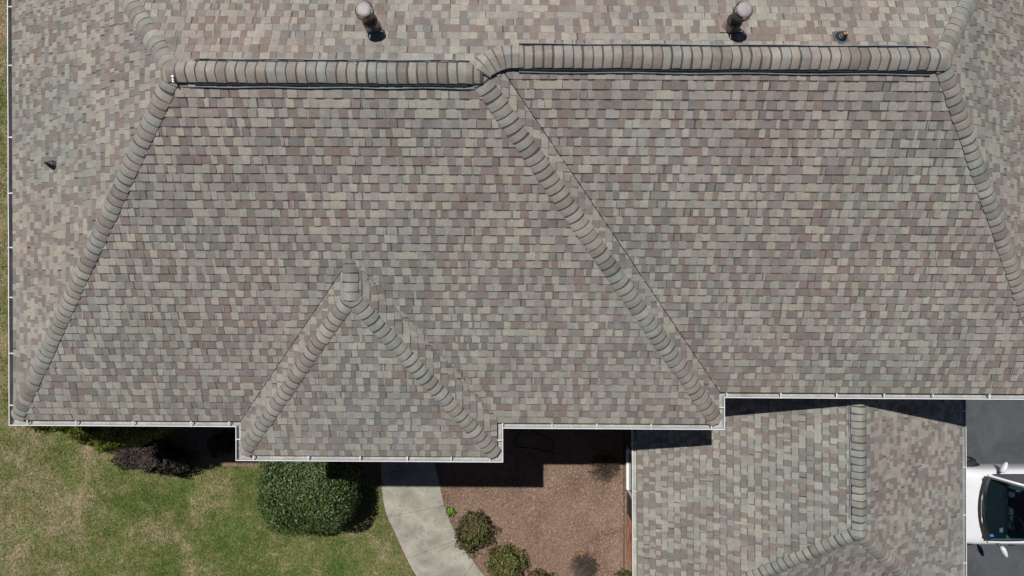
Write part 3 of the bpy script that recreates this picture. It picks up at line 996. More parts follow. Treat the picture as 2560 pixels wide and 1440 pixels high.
# ------------------------------------------------------------------ flues and plumbing vents
def flue(x, y, h=0.57):
    s = S['back']; z = s.z(x, y)
    r = 0.062
    m = MB(); m.lathe((x, y, z), [(r, -0.15), (r, h - 0.10), (r + 0.004, h - 0.10), (r + 0.004, h - 0.06)], 24)
    p = m.build('flue_pipe', MAT['flue'], house, True, smooth=True, colours=False)
    WORLD[p.name] = Vector(p.location) + WORLD[house.name]
    # cap: perforated collar, rim ring and top disc
    m = MB()
    m.lathe((x, y, z), [(0.0, h + 0.012), (0.06, h + 0.010), (0.098, h + 0.002), (0.100, h - 0.012), (0.06, h - 0.014)], 32)
    m.build('cap', MAT['flue_cap'], p, True, smooth=True, colours=False)
    m = MB()
    m.lathe((x, y, z), [(0.108, h - 0.035), (0.116, h - 0.030), (0.116, h - 0.110), (0.108, h - 0.112), (0.108, h - 0.035)], 32)
    for k in range(4):
        a = k * math.pi / 2 + 0.6
        c0, s0_ = math.cos(a), math.sin(a)
        m.tube([(x + r * c0, y + r * s0_, z + h - 0.09), (x + 0.11 * c0, y + 0.11 * s0_, z + h - 0.07)], 0.006, 6)
        m.tube([(x + 0.11 * c0, y + 0.11 * s0_, z + h - 0.05), (x + 0.088 * c0, y + 0.088 * s0_, z + h - 0.008)], 0.006, 6)
    m.build('rim', MAT['flue'], p, True, colours=False)
    m = MB(); m.lathe((x, y, z), [(r + 0.001, 0.23), (r + 0.04, 0.205), (r + 0.042, 0.20), (r + 0.001, 0.20)], 24)
    m.build('storm_collar', MAT['flue'], p, True, smooth=True, colours=False)
    # flashing: cone standing on a square plate tucked in the slope
    m = MB()
    rows = []
    for rr, zz in ((r + 0.004, 0.20), (r + 0.02, 0.12), (0.115, None)):
        row = []
        for k in range(28):
            a = 2 * math.pi * k / 28
            px, py = x + rr * math.cos(a), y + rr * math.sin(a)
            row.append((px, py, z + zz if zz is not None else s.z(px, py) + 0.024))
        rows.append(row)
    m.grid(rows, closed=True)
    m.build('flashing_cone', MAT['flue_flash'], p, True, smooth=True, colours=False)
    m = MB()
    q = [(-0.16, -0.10), (0.17, -0.10), (0.17, 0.19), (-0.16, 0.19)]
    m.prism([(x + a, y + b, s.z(x + a, y + b) + 0.0225) for a, b in q], [(x + a, y + b, s.z(x + a, y + b) + 0.002) for a, b in q])
    m.build('flashing_plate', MAT['flue_flash'], p, True, colours=False)
flue(-1.845, 3.47)
flue(2.93, 3.50)

def plumbing(x, y, s, h, pm, r=0.026, plate=0.12):
    z = s.z(x, y)
    m = MB(); m.lathe((x, y, z), [(r, -0.1), (r, h), (r * 0.78, h), (r * 0.78, h - 0.1)], 20)
    p = m.build('plumbing_vent', MAT[pm], house, True, smooth=True, colours=False)
    WORLD[p.name] = Vector(p.location) + WORLD[house.name]
    m = MB()
    rows = []
    prof = [(r + 0.002, 0.15), (r + 0.012, 0.145), (r + 0.012, 0.12), (r + 0.026, 0.115), (r + 0.026, 0.09), (r + 0.038, 0.085), (r + 0.038, 0.06), (r + 0.052, 0.045), (r + 0.052, 0.02)]
    for rr, zz in prof:
        row = []
        for k in range(24):
            a = 2 * math.pi * k / 24
            px, py = x + rr * math.cos(a), y + rr * math.sin(a)
            row.append((px, py, z + zz + (s.z(px, py) - z) * max(0, 1 - zz / 0.15)))
        rows.append(row)
    m.grid(rows, closed=True)
    m.build('rubber_boot', MAT['rubber'], p, True, smooth=False, colours=False)
    m = MB()
    pts = []
    for k in range(24):
        a = 2 * math.pi * k / 24
        e = 0.5
        cx, cy = math.cos(a), math.sin(a)
        rr = plate / max(abs(cx), abs(cy)) ** 0.65
        pts.append((x + rr * cx, y + rr * cy))
    m.prism([(a, b, s.z(a, b) + 0.0235) for a, b in pts], [(a, b, s.z(a, b) + 0.002) for a, b in pts])
    m.build('flashing_plate', MAT['flash'], p, True, colours=False)
plumbing(4.36, 3.335, S['back'], 0.17, 'copper', r=0.021, plate=0.095)
plumbing(-7.0, 1.825, S['left'], 0.20, 'rubber', r=0.018, plate=0.055)

# bird droppings on the caps
def dropping(px, py, zz, r, n):
    m = MB()
    for i in range(n):
        d = HC - zz
        x = (px - 1280) * d / FPX + rng.uniform(-1, 1) * r * 0.6; y = (720 - py) * d / FPX + rng.uniform(-1.6, 1.6) * r
        rr = r * rng.uniform(0.3, 0.7)
        pts = [(x + rr * 0.7 * math.cos(a * math.pi / 4) * rng.uniform(.7, 1.2), y + rr * math.sin(a * math.pi / 4) * rng.uniform(.7, 1.3)) for a in range(8)]
        m.prism([(a, b, zz) for a, b in pts], [(a, b, zz - 0.03) for a, b in pts])
    m.build('bird_dropping', MAT['tar'], house, False, colours=False)
dropping(430, 197, 7.80, 0.026, 4)
dropping(886, 155, 7.79, 0.012, 4)
dropping(1144, 150, 7.72, 0.008, 3)
dropping(1575, 133, 7.68, 0.006, 3)
dropping(2153, 1328, 4.86, 0.008, 2)

# ------------------------------------------------------------------ grass, leaf litter, chips
def in_poly(x, y, P):
    r = False
    for i in range(len(P)):
        x1, y1 = P[i]; x2, y2 = P[i - 1]
        if (y1 > y) != (y2 > y) and x < (x2 - x1) * (y - y1) / (y2 - y1) + x1: r = not r
    return r
def bulk(name, V, F, Cc, mat, **k):
    m = MB(); m.v = V; m.f = F; m.c = Cc; m.m = [0] * len(F)
    return m.build(name, mat, **k)
path_poly = DL + DR[::-1]
shrub_bed_poly = [(-8.6, -1.5), (-8.7, -3.2), (-8.0, -4.0), (-7.2, -4.3), (-6.2, -4.32), (-5.4, -4.32), (-3.2, -4.6), (-3.12, -1.5)]
V, F, C_ = [], [], []
gr = random.Random(5)
def path_left_x(y):
    b = None
    for (xa, y0), (xb, y1) in zip(DL, DL[1:]):
        if (y0 - y) * (y1 - y) <= 0: b = xa
    return b if b is not None else (-3.2 if y > -5 else -1.0)
N = 0
PLX = {}
while N < 120000:
    if gr.random() < 0.76: x = gr.uniform(-13.2, -1.3); y = gr.uniform(-7.6, -3.2)
    else: x = gr.uniform(-13.2, -11.6); y = gr.uniform(-3.2, 7.4)
    k = round(y, 1)
    if k not in PLX: PLX[k] = path_left_x(k)
    if x > PLX[k] - 0.04: continue
    if x > -8.75 and y > -4.65 and in_poly(x, y, shrub_bed_poly): continue
    nz = noise.noise((x * 1.1, y * 1.1, 0)) + 0.5 * noise.noise((x * 4, y * 4, 3))
    if gr.random() > 0.72 + nz * 0.7: continue
    h = gr.uniform(0.02, 0.055) * (1.2 - 0.3 * nz); a = gr.uniform(0, 6.283); w = gr.uniform(0.004, 0.008)
    lx, ly = math.cos(a), math.sin(a); ln = gr.uniform(0.4, 1.5) * h
    b = len(V)
    V += [(x - ly * w, y + lx * w, 0.0), (x + ly * w, y - lx * w, 0.0), (x + lx * ln, y + ly * ln, h)]
    F.append((b, b + 1, b + 2))
    g = gr.uniform(0.55, 1.85); C_.append((g * gr.uniform(0.9, 1.15), g, g * gr.uniform(0.8, 1.2)))
    N += 1
o = bulk('grass', V, F, C_, MAT['blade']); o['kind'] = 'stuff'

V, F, C_ = [], [], []
def flake(x, y, z, l, w, a, c, tilt=0.3):
    b = len(V); dx, dy = math.cos(a), math.sin(a)
    t1, t2 = gr.uniform(-tilt, tilt) * l, gr.uniform(-tilt, tilt) * w
    V.extend([(x + dx * l, y + dy * l, z + abs(t1)), (x - dy * w, y + dx * w, z + abs(t2)), (x - dx * l, y - dy * l, z), (x + dy * w, y - dx * w, z + 0.002)])
    F.append((b, b + 1, b + 2, b + 3)); C_.append(c)
for _ in range(420):
    x = gr.uniform(-13, -1.6); y = gr.uniform(-7.4, -3.6)
    if x > path_left_x(y) - 0.05: continue
    c = gr.choice([(0.42, 0.33, 0.16), (0.5, 0.42, 0.28), (0.34, 0.2, 0.1), (0.55, 0.5, 0.4), (0.45, 0.40, 0.08)])
    flake(x, y, 0.04, gr.uniform(0.009, 0.020), gr.uniform(0.006, 0.012), gr.uniform(0, 6.3), c)
o = bulk('fallen_leaves', V, F, C_, MAT['dull_leaf']); o['kind'] = 'stuff'

V, F, C_ = [], [], []
n = 0
CH = [((0.27, 0.168, 0.122), 10), ((0.20, 0.125, 0.093), 8), ((0.33, 0.218, 0.165), 6), ((0.11, 0.070, 0.053), 6), ((0.42, 0.30, 0.225), 2.5), ((0.48, 0.37, 0.28), 0.5), ((0.46, 0.28, 0.12), 0.2)]
while n < 30000:
    x = gr.uniform(-2.2, 2.75); y = gr.uniform(-7.6, -2.2)
    if not in_poly(x, y, bed_poly): continue
    c = gr.choices([q for q, w in CH], [w for q, w in CH])[0]; g = gr.uniform(0.85, 1.2)
    flake(x, y, 0.016 + gr.random() * 0.02, gr.uniform(0.010, 0.032), gr.uniform(0.004, 0.010), gr.uniform(0, 6.3), tuple(v * g for v in c), 0.6)
    n += 1
n = 0
while n < 5000:
    x = gr.uniform(-8.7, -3.1); y = gr.uniform(-4.6, -2.6)
    if not in_poly(x, y, shrub_bed_poly): continue
    c = gr.choices([q for q, w in CH], [w for q, w in CH])[0]
    flake(x, y, 0.014 + gr.random() * 0.02, gr.uniform(0.008, 0.026), gr.uniform(0.004, 0.010), gr.uniform(0, 6.3), c, 0.6); n += 1
# soil and litter spilling along both edges of the path
for P_, sg in ((DL, -1), (DR, 1)):
    for _ in range(1400):
        p = gr.choice(P_); d = abs(gr.gauss(0, 0.035))
        flake(p[0] + sg * d, p[1] + gr.uniform(-0.04, 0.04), 0.03, gr.uniform(0.008, 0.022), gr.uniform(0.005, 0.011), gr.uniform(0, 6.3), gr.choice([(0.16, 0.10, 0.06), (0.24, 0.16, 0.1), (0.09, 0.06, 0.04)]), 0.5)
o = bulk('wood_chips', V, F, C_, MAT['chip']); o['kind'] = 'stuff'

# ------------------------------------------------------------------ shrubs and trees
def leaves(V, F, Cc, p, nrm, size, col, r, aspect=0.5):
    t = Vector((r.uniform(-1, 1), r.uniform(-1, 1), r.uniform(-1, 1)))
    nv = (nrm + t * 0.75).normalized()
    a = nv.cross(Vector((r.uniform(-1, 1), r.uniform(-1, 1), r.uniform(-1, 1)))).normalized()
    b = nv.cross(a)
    l = size * r.uniform(0.7, 1.3); w = l * aspect
    k = len(V)
    V.extend([tuple(p - a * l), tuple(p + b * w + nv * 0.1 * l), tuple(p + a * l), tuple(p - b * w + nv * 0.1 * l)])
    F.append((k, k + 1, k + 2, k + 3)); Cc.append(col)

def shrub(name, label, cat, c, rad, h, n, size, pal, mat='leaf', power=2.6, flat=0.0, seed=1, lump=0.10, core=0.86, aspect=0.5, cone=False, stems=5, gapn=0.0, group=None, rot=0.0):
    r = random.Random(seed)
    root = thing(name, label, cat, (c[0], c[1], 0), group)
    V, F, Cc = [], [], []
    off = Vector((seed * 3.1, seed * 1.7, 0))
    def radius(d):
        # superellipsoid in unit space
        e = power
        k = (abs(d.x) ** e + abs(d.y) ** e + abs(d.z) ** e) ** (-1 / e)
        k *= 1 + lump * noise.noise(d * 2.2 + off) * 2 + lump * noise.noise(d * 5 + off)
        return k
    cr_, sr_ = math.cos(rot), math.sin(rot)
    def place(d, k):
        x, y, z = d.x * rad[0] * k, d.y * rad[1] * k, d.z * k
        zz = h * 0.5 * (1 + z)
        if cone:
            t = max(0.0, min(1, zz / h)); f = (1 - t) ** 0.62 * 1.05 + 0.06
            hr = math.hypot(d.x, d.y) or 1
            q = math.hypot(x / rad[0], y / rad[1])
            s_ = f * (0.92 + 0.1 * noise.noise(Vector((d.x * 3, d.y * 3, t * 9)) + off) * 2) * (k if k < 1 else 1) / hr
            x, y = d.x * rad[0] * s_, d.y * rad[1] * s_
        return Vector((c[0] + x * cr_ - y * sr_, c[1] + x * sr_ + y * cr_, zz))
    for i in range(n):
        d = Vector((r.gauss(0, 1), r.gauss(0, 1), r.gauss(0, 1))).normalized()
        if cone:
            zz = r.random() ** 1.1; d = Vector((math.cos(i * 2.4), math.sin(i * 2.4), 0)); 
            p = None
            t = zz; f = (1 - t) ** 0.62 * 1.05 + 0.03
            s_ = f * (0.90 + 0.28 * noise.noise(Vector((d.x * 3.5, d.y * 3.5, t * 8)) + off)) * (1 - abs(r.gauss(0, 0.10)))
            p = Vector((c[0] + d.x * rad[0] * s_, c[1] + d.y * rad[1] * s_, t * h))
            nrm = (d + Vector((0, 0, 0.6))).normalized()
        else:
            if d.z < -0.55: d.z = -d.z
            k = radius(d)
            kk = k * (1 - abs(r.gauss(0, 0.075)) + (0.03 if r.random() < 0.1 else 0))
            if gapn and noise.noise(d * 3.4 + off * 2) < -gapn: kk *= 0.72
            p = place(d, kk); nrm = Vector((d.x / rad[0], d.y / rad[1], d.z * 2 / h)).normalized()
        if p.z < 0.02: p.z = 0.02 + r.random() * 0.05
        col = r.choices([q for q, w in pal], [w for q, w in pal])[0]; g = r.uniform(0.75, 1.3)
        leaves(V, F, Cc, p, nrm, size, tuple(v * g for v in col), r, aspect)
    bulk('foliage', V, F, Cc, MAT[mat], parent=root, kind='stuff')
    # stems, and a solid core coloured dark as the shade between leaves
    m = MB()
    for i in range(stems):
        a = i * 2.39 + seed; e = 0.55 * (0.5 + 0.5 * r.random())
        p1 = (c[0] + math.cos(a) * rad[0] * e * 0.4, c[1] + math.sin(a) * rad[1] * e * 0.4, h * 0.4)
        p2 = (c[0] + math.cos(a) * rad[0] * e, c[1] + math.sin(a) * rad[1] * e, h * 0.78)
        if cone: p1 = (c[0], c[1], h * 0.5); p2 = (c[0], c[1], h * 0.9)
        m.tube([(c[0] + math.cos(a) * 0.03, c[1] + math.sin(a) * 0.03, -0.03), p1, p2], [0.022, 0.014, 0.006], 6)
        if cone: break
    m.build('trunk' if cone else 'stem', MAT['bark'], root, colours=False)
    if core:
        m = MB(); rows = []
        for i in range(13):
            th = math.pi * i / 12
            row = []
            for j in range(22):
                ph = 2 * math.pi * j / 22
                d = Vector((math.sin(th) * math.cos(ph), math.sin(th) * math.sin(ph), math.cos(th)))
                if cone:
                    t = 1 - i / 12; f = ((1 - t) ** 0.62 * 1.05 + 0.02) * core * 0.85
                    row.append((c[0] + math.cos(ph) * rad[0] * f, c[1] + math.sin(ph) * rad[1] * f, t * h * 0.95 + 0.02))
                else:
                    p = place(d, radius(d) * core); p.z = max(p.z * 0.97, 0.01)
                    row.append(tuple(p))
            rows.append(row)
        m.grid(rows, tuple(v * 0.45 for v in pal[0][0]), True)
        m.build('shade_core', MAT['dull_leaf'], root, smooth=True)
    return root

HOLLY = [((0.064, 0.108, 0.024), 6), ((0.098, 0.150, 0.036), 5), ((0.026, 0.050, 0.016), 4), ((0.10, 0.14, 0.05), 1.6), ((0.17, 0.20, 0.09), 0.5), ((0.16, 0.10, 0.04), 0.06)]
shrub('holly_bush', 'big clipped dome of glossy dark green holly on the lawn beside the concrete path', 'bush', (-4.51, -4.29), (1.07, 1.15), 2.0, 22000, 0.029, HOLLY, 'leaf', 3.3, seed=3, lump=0.045, core=0.88, stems=6)
ARB = [((0.20, 0.22, 0.034), 6), ((0.14, 0.17, 0.028), 5), ((0.27, 0.28, 0.045), 3), ((0.045, 0.065, 0.012), 4)]
shrub('arborvitae', 'tall yellow-green evergreen by the house corner with its right side in deep shade', 'evergreen', (-7.95, -2.66), (0.62, 0.60), 3.75, 17000, 0.034, ARB, 'dull_leaf', 3.0, seed=5, aspect=0.35, core=0.88, lump=0.10)
shrub('arborvitae', 'yellow-green evergreen furthest left, mostly hidden under the white gutter', 'evergreen', (-9.02, -2.40), (0.52, 0.56), 3.5, 12000, 0.034, ARB, 'dull_leaf', 3.0, seed=8, aspect=0.35, core=0.88, lump=0.10)
PUR = [((0.060, 0.043, 0.038), 6), ((0.085, 0.060, 0.052), 5), ((0.036, 0.028, 0.026), 4), ((0.13, 0.105, 0.10), 2.2), ((0.06, 0.09, 0.025), 0.8)]
shrub('purple_shrub', 'low spreading dark purple shrub in front of the evergreens by the house', 'shrub', (-8.42, -3.90), (0.88, 0.36), 1.12, 8000, 0.030, PUR, 'dull_leaf', 2.2, seed=9, lump=0.20, core=0.78, stems=7, rot=-0.22)
shrub('dark_shrub', 'low shrub lost in the black shade beside the projecting bay', 'shrub', (-6.85, -3.70), (0.26, 0.26), 0.75, 2000, 0.030, PUR, 'dull_leaf', 2.2, seed=12, lump=0.2, core=0.75)
AZ = [((0.085, 0.110, 0.032), 7), ((0.12, 0.075, 0.040), 5), ((0.050, 0.070, 0.022), 4), ((0.17, 0.105, 0.055), 2.5), ((0.16, 0.20, 0.045), 1.8), ((0.045, 0.028, 0.016), 3)]
AZ2 = [((0.12, 0.165, 0.036), 6), ((0.13, 0.075, 0.04), 4), ((0.060, 0.085, 0.024), 4), ((0.18, 0.10, 0.05), 2.5), ((0.20, 0.27, 0.05), 2.2), ((0.045, 0.028, 0.016), 2)]
def at_px(px, py, z): return gp(px, py, z)
g1 = 'red and green shrubs in the mulch bed'
shrub('azalea', 'largest red and green shrub, at the inner edge of the curved path', 'shrub', at_px(1187, 1328, 0.35), (0.43, 0.47), 0.75, 3600, 0.034, AZ, 'dull_leaf', 2.0, seed=21, lump=0.30, core=0.60, gapn=0.15, group=g1, aspect=0.42)
shrub('azalea', 'red and green shrub with bright lime tips, right of the path bend', 'shrub', at_px(1264, 1410, 0.35), (0.45, 0.40), 0.72, 3400, 0.034, AZ2, 'dull_leaf', 2.0, seed=22, lump=0.28, core=0.60, gapn=0.15, group=g1, aspect=0.42)
shrub('azalea', 'red and green shrub cut by the bottom edge, right of the lime-tipped one', 'shrub', at_px(1352, 1456, 0.3), (0.33, 0.27), 0.55, 1700, 0.034, AZ, 'dull_leaf', 2.0, seed=23, lump=0.28, core=0.6, gapn=0.15, group=g1, aspect=0.42)
shrub('azalea', 'small green shrub in the corner where brick wall meets the bottom edge', 'shrub', at_px(1562, 1447, 0.2), (0.24, 0.17), 0.4, 1000, 0.030, AZ, 'dull_leaf', 2.0, seed=24, lump=0.28, core=0.6, group=g1, aspect=0.42)
LIME = [((0.14, 0.26, 0.03), 5), ((0.20, 0.34, 0.04), 3), ((0.09, 0.17, 0.02), 2)]
shrub('seedling', 'tiny lime green seedling at the path edge above the largest shrub', 'plant', at_px(1126, 1279, 0.1), (0.12, 0.10), 0.17, 90, 0.040, LIME, 'dull_leaf', 2.0, seed=31, lump=0.3, core=0, stems=3)

def twig_shrub(label, c, rad, h, n, seed, col, leafc):
    r = random.Random(seed)
    root = thing('bare_shrub', label, 'shrub', (c[0], c[1], 0), 'bare twiggy shrubs in the mulch bed')
    m = MB(); V, F, Cc = [], [], []
    for i in range(n):
        a = r.uniform(0, 6.283); e = math.sqrt(r.random()); tip = Vector((c[0] + math.cos(a) * rad * e, c[1] + math.sin(a) * rad * e * 0.9, h * (1 - 0.55 * e * e) * r.uniform(0.7, 1.05)))
        mid = Vector((c[0] + math.cos(a + 0.3) * rad * e * 0.4, c[1] + math.sin(a + 0.3) * rad * e * 0.4, tip.z * 0.6))
        g = r.uniform(0.6, 1.3)
        m.tube([(c[0] + math.cos(a) * 0.03, c[1] + math.sin(a) * 0.03, 0.0), mid, tip], [0.006, 0.005, 0.003], 3, tuple(v * g for v in col), caps=False)
        for q in range(3):
            b = tip + Vector((r.uniform(-1, 1), r.uniform(-1, 1), r.uniform(-0.6, 0.6))) * 0.10
            m.tube([mid.lerp(tip, r.uniform(0.4, 0.9)), b], [0.0035, 0.002], 3, tuple(v * g for v in col), caps=False)
            if r.random() < 0.5:
                leaves(V, F, Cc, b, Vector((0, 0, 1)), 0.012, r.choice(leafc), r)
    m.build('twigs', MAT['dull_leaf'], root, kind='stuff')
    bulk('foliage', V, F, Cc, MAT['dull_leaf'], parent=root, kind='stuff')
twig_shrub('bare grey-brown twiggy shrub at the edge of the roof shadow by the brick wall', at_px(1512, 1172, 0.3), 0.38, 0.5, 170, 41, (0.13, 0.10, 0.07), [(0.10, 0.08, 0.04), (0.06, 0.07, 0.03)])
twig_shrub('bare dark twiggy shrub near the bottom edge in sunlit mulch', at_px(1461, 1418, 0.25), 0.33, 0.42, 300, 42, (0.15, 0.12, 0.092), [(0.08, 0.06, 0.04), (0.05, 0.05, 0.03)])

# garden hose lying in the shade of the bed
def gpath(P): return [(*gp(*p), 0.045) for p in P]
m = MB()
hp = dense([gp(*p) for p in [(1330, 1062), (1296, 1085), (1285, 1110), (1310, 1118), (1345, 1122), (1372, 1128), (1384, 1112), (1372, 1094), (1340, 1082), (1322, 1066)]], 90)
m.tube([(x, y, 0.045) for x, y in hp], 0.012, 8)
o = m.build('garden_hose', MAT['hose'], colours=False, smooth=True, centre='top'); o['label'] = 'black garden hose coiled in the deep shade on the mulch'; o['category'] = 'hose'
# thin edging board between mulch and brick
m = MB(); m.box(2.690, 2.715, -7.5, -1.8, -0.02, 0.055)
o = m.build('bed_edging', MAT['bark'], colours=False, centre='top'); o['label'] = 'thin brown edging strip between mulch bed and brick wall'; o['category'] = 'edging'
# an orange leaf
m = MB(); x, y = gp(1450, 1383, 0.05)
m.prism([(x + 0.05 * math.cos(a) * (0.7 + 0.5 * (i % 2)), y + 0.045 * math.sin(a) * (0.7 + 0.5 * (i % 2)), 0.06) for i, a in enumerate([k * math.pi / 5 for k in range(10)])],
        [(x + 0.05 * math.cos(a) * (0.7 + 0.5 * (i % 2)), y + 0.045 * math.sin(a) * (0.7 + 0.5 * (i % 2)), 0.05) for i, a in enumerate([k * math.pi / 5 for k in range(10)])], (0.50, 0.22, 0.04))
o = m.build('fallen_leaf', MAT['dull_leaf'], centre='top'); o['label'] = 'single orange leaf on the mulch above the dark twiggy shrub'; o['category'] = 'leaf'

# ------------------------------------------------------------------ the car (nose towards the wing)
CX, CY = 9.50, -5.02
car = thing('parked_car', 'white car on the asphalt drive with its bonnet under the low roof eave', 'car', (CX + 2.3, CY, 0.01))
def ip(tab, x):
    for (x0, v0), (x1, v1) in zip(tab, tab[1:]):
        if x <= x1:
            t = (x - x0) / (x1 - x0); t = max(0, min(1, t)); t = t * t * (3 - 2 * t)
            return v0 + (v1 - v0) * t
    return tab[-1][1]
W_ = [(0, 0.60), (0.15, 0.76), (0.45, 0.855), (1.0, 0.885), (3.6, 0.885), (4.2, 0.84), (4.5, 0.76), (4.62, 0.62)]
ZT = [(0, 0.52), (0.10, 0.66), (0.35, 0.76), (0.8, 0.86), (1.25, 0.955), (2.0, 0.95), (3.8, 0.98), (4.3, 0.97), (4.55, 0.88), (4.62, 0.62)]
ZS = [(0, 0.48), (0.15, 0.60), (0.5, 0.70), (1.2, 0.83), (3.8, 0.87), (4.4, 0.84), (4.62, 0.58)]
ZB = [(0, 0.30), (0.2, 0.20), (4.3, 0.20), (4.62, 0.32)]
def section(x):
    w, zt, zs, zb = ip(W_, x), ip(ZT, x), ip(ZS, x), ip(ZB, x)
    half = [(0, zb), (w * 0.80, zb), (w * 0.95, zb + 0.06), (w * 0.995, zb + 0.22), (w, zs - 0.16), (w * 0.985, zs - 0.04), (w * 0.955, zs + (zt - zs) * 0.35), (w * 0.90, zs + (zt - zs) * 0.68), (w * 0.83, zt - 0.012), (w * 0.78, zt), (w * 0.55, zt + 0.012), (w * 0.28, zt + 0.022), (0, zt + 0.025)]
    full = half + [(-a, b) for a, b in half[-2:0:-1]]
    return [(CX + x, CY + a, b) for a, b in full]
xs = [0.0, 0.03, 0.07, 0.12, 0.18, 0.26, 0.36, 0.5, 0.65, 0.8, 0.95, 1.1, 1.2] + [1.3 + 0.15 * i for i in range(18)] + [3.95, 4.1, 4.25, 4.38, 4.48, 4.55, 4.6, 4.62]
rows = [section(x) for x in xs]
def skip_car(i, j):
    x = (xs[i] + xs[i + 1]) / 2
    return 1.24 < x < 3.8 and 9 <= j <= 14
m = MB(); m.grid(rows, closed=True, skip=skip_car)
m.face(rows[0]); m.face(rows[-1][::-1])
body = m.build('body', MAT['paint'], car, smooth=True, colours=False)
# bonnet crease lines and shut gap
def car_z(x, y):
    w, zt = ip(W_, x), ip(ZT, x)
    a = abs(y)
    return zt + 0.025 - 0.013 * (a / (w * 0.5)) ** 2 if a < w * 0.78 else zt
m = MB()
for sg in (-1, 1):
    pts = []
    for i in range(12):
        x = 0.25 + i * 0.085; y = sg * (0.62 + 0.07 * (x - 0.25))
        pts.append((CX + x, CY + y, car_z(x, y) + 0.001))
    m.tube(pts, 0.0035, 5)
m.build('bonnet_gap', MAT['trim'], car, colours=False)
# roof shell, pillars, glass
def gh(x, k):   # greenhouse: half width and height along x for k = base or roof
    pass
RX0, RX1, RZ = 2.08, 3.15, 1.40
m = MB()
rr = []
for i in range(9):
    x = RX0 + (RX1 - RX0) * i / 8
    z = RZ + 0.03 * math.sin(math.pi * i / 8)
    w = 0.575
    rr.append([(CX + x - (0.05 * (1 - (a) ** 2) if i == 0 else 0), CY + a * w, z + 0.03 * (1 - a * a)) for a in [-1, -0.75, -0.5, -0.25, 0, 0.25, 0.5, 0.75, 1]])
m.grid(rr); 
ro = m.build('roof', MAT['paint'], car, smooth=True, colours=False)
sol = ro.modifiers.new('thickness', 'SOLIDIFY'); sol.thickness = 0.02
aa = [-1, -0.75, -0.5, -0.25, 0, 0.25, 0.5, 0.75, 1]
def ws_pt(t, a, inset=0.0):
    """windscreen: t 0 base .. 1 roof edge, a across"""
    hb, ht = 0.735 - inset, 0.565 - inset
    hw = hb + (ht - hb) * t
    x = 1.17 + 0.16 * a * a + t * (RX0 - 1.17 - 0.05 - 0.10 * a * a)
    z = 0.965 + t * (RZ + 0.028 - 0.965) + 0.045 * math.sin(math.pi * t) - 0.03 * a * a * t
    return (CX + x, CY + a * hw, z)
m = MB(); m.grid([[ws_pt(t / 8 * 0.995 + 0.005, a) for a in aa] for t in range(9)])
m.build('windscreen', MAT['glass'], car, smooth=True, colours=False)
# black ceramic border and cowl
m = MB()
def off(p, dz): return (p[0], p[1], p[2] + dz)
m.grid([[off(ws_pt(0.005, a), 0.002) for a in aa], [off(ws_pt(0.065, a), 0.002) for a in aa]])
for sg in (-1, 1):
    m.grid([[off(ws_pt(t / 8, sg), 0.002) for t in range(9)], [off(ws_pt(t / 8, sg * 0.955), 0.002) for t in range(9)]])
cw = [[(CX + 1.10 + 0.15 * a * a, CY + a * 0.74, 0.955 + 0.012 * (1 - a * a)) for a in aa], [off(ws_pt(0.01, a), 0.0) for a in aa]]
m.grid(cw)
m.build('cowl', MAT['trim'], car, colours=False)
for yy, ang in ((0.45, 0.55), (-0.12, 0.42)):
    m = MB(); pts = []
    for i in range(10):
        a = yy / 0.735 - i * 0.07
        t = 0.035 + 0.006 * i
        p = ws_pt(t, a); pts.append((p[0] - 0.01, p[1], p[2] + 0.018))
    m.tube(pts, 0.007, 6); m.build('wiper', MAT['trim'], car, colours=False)
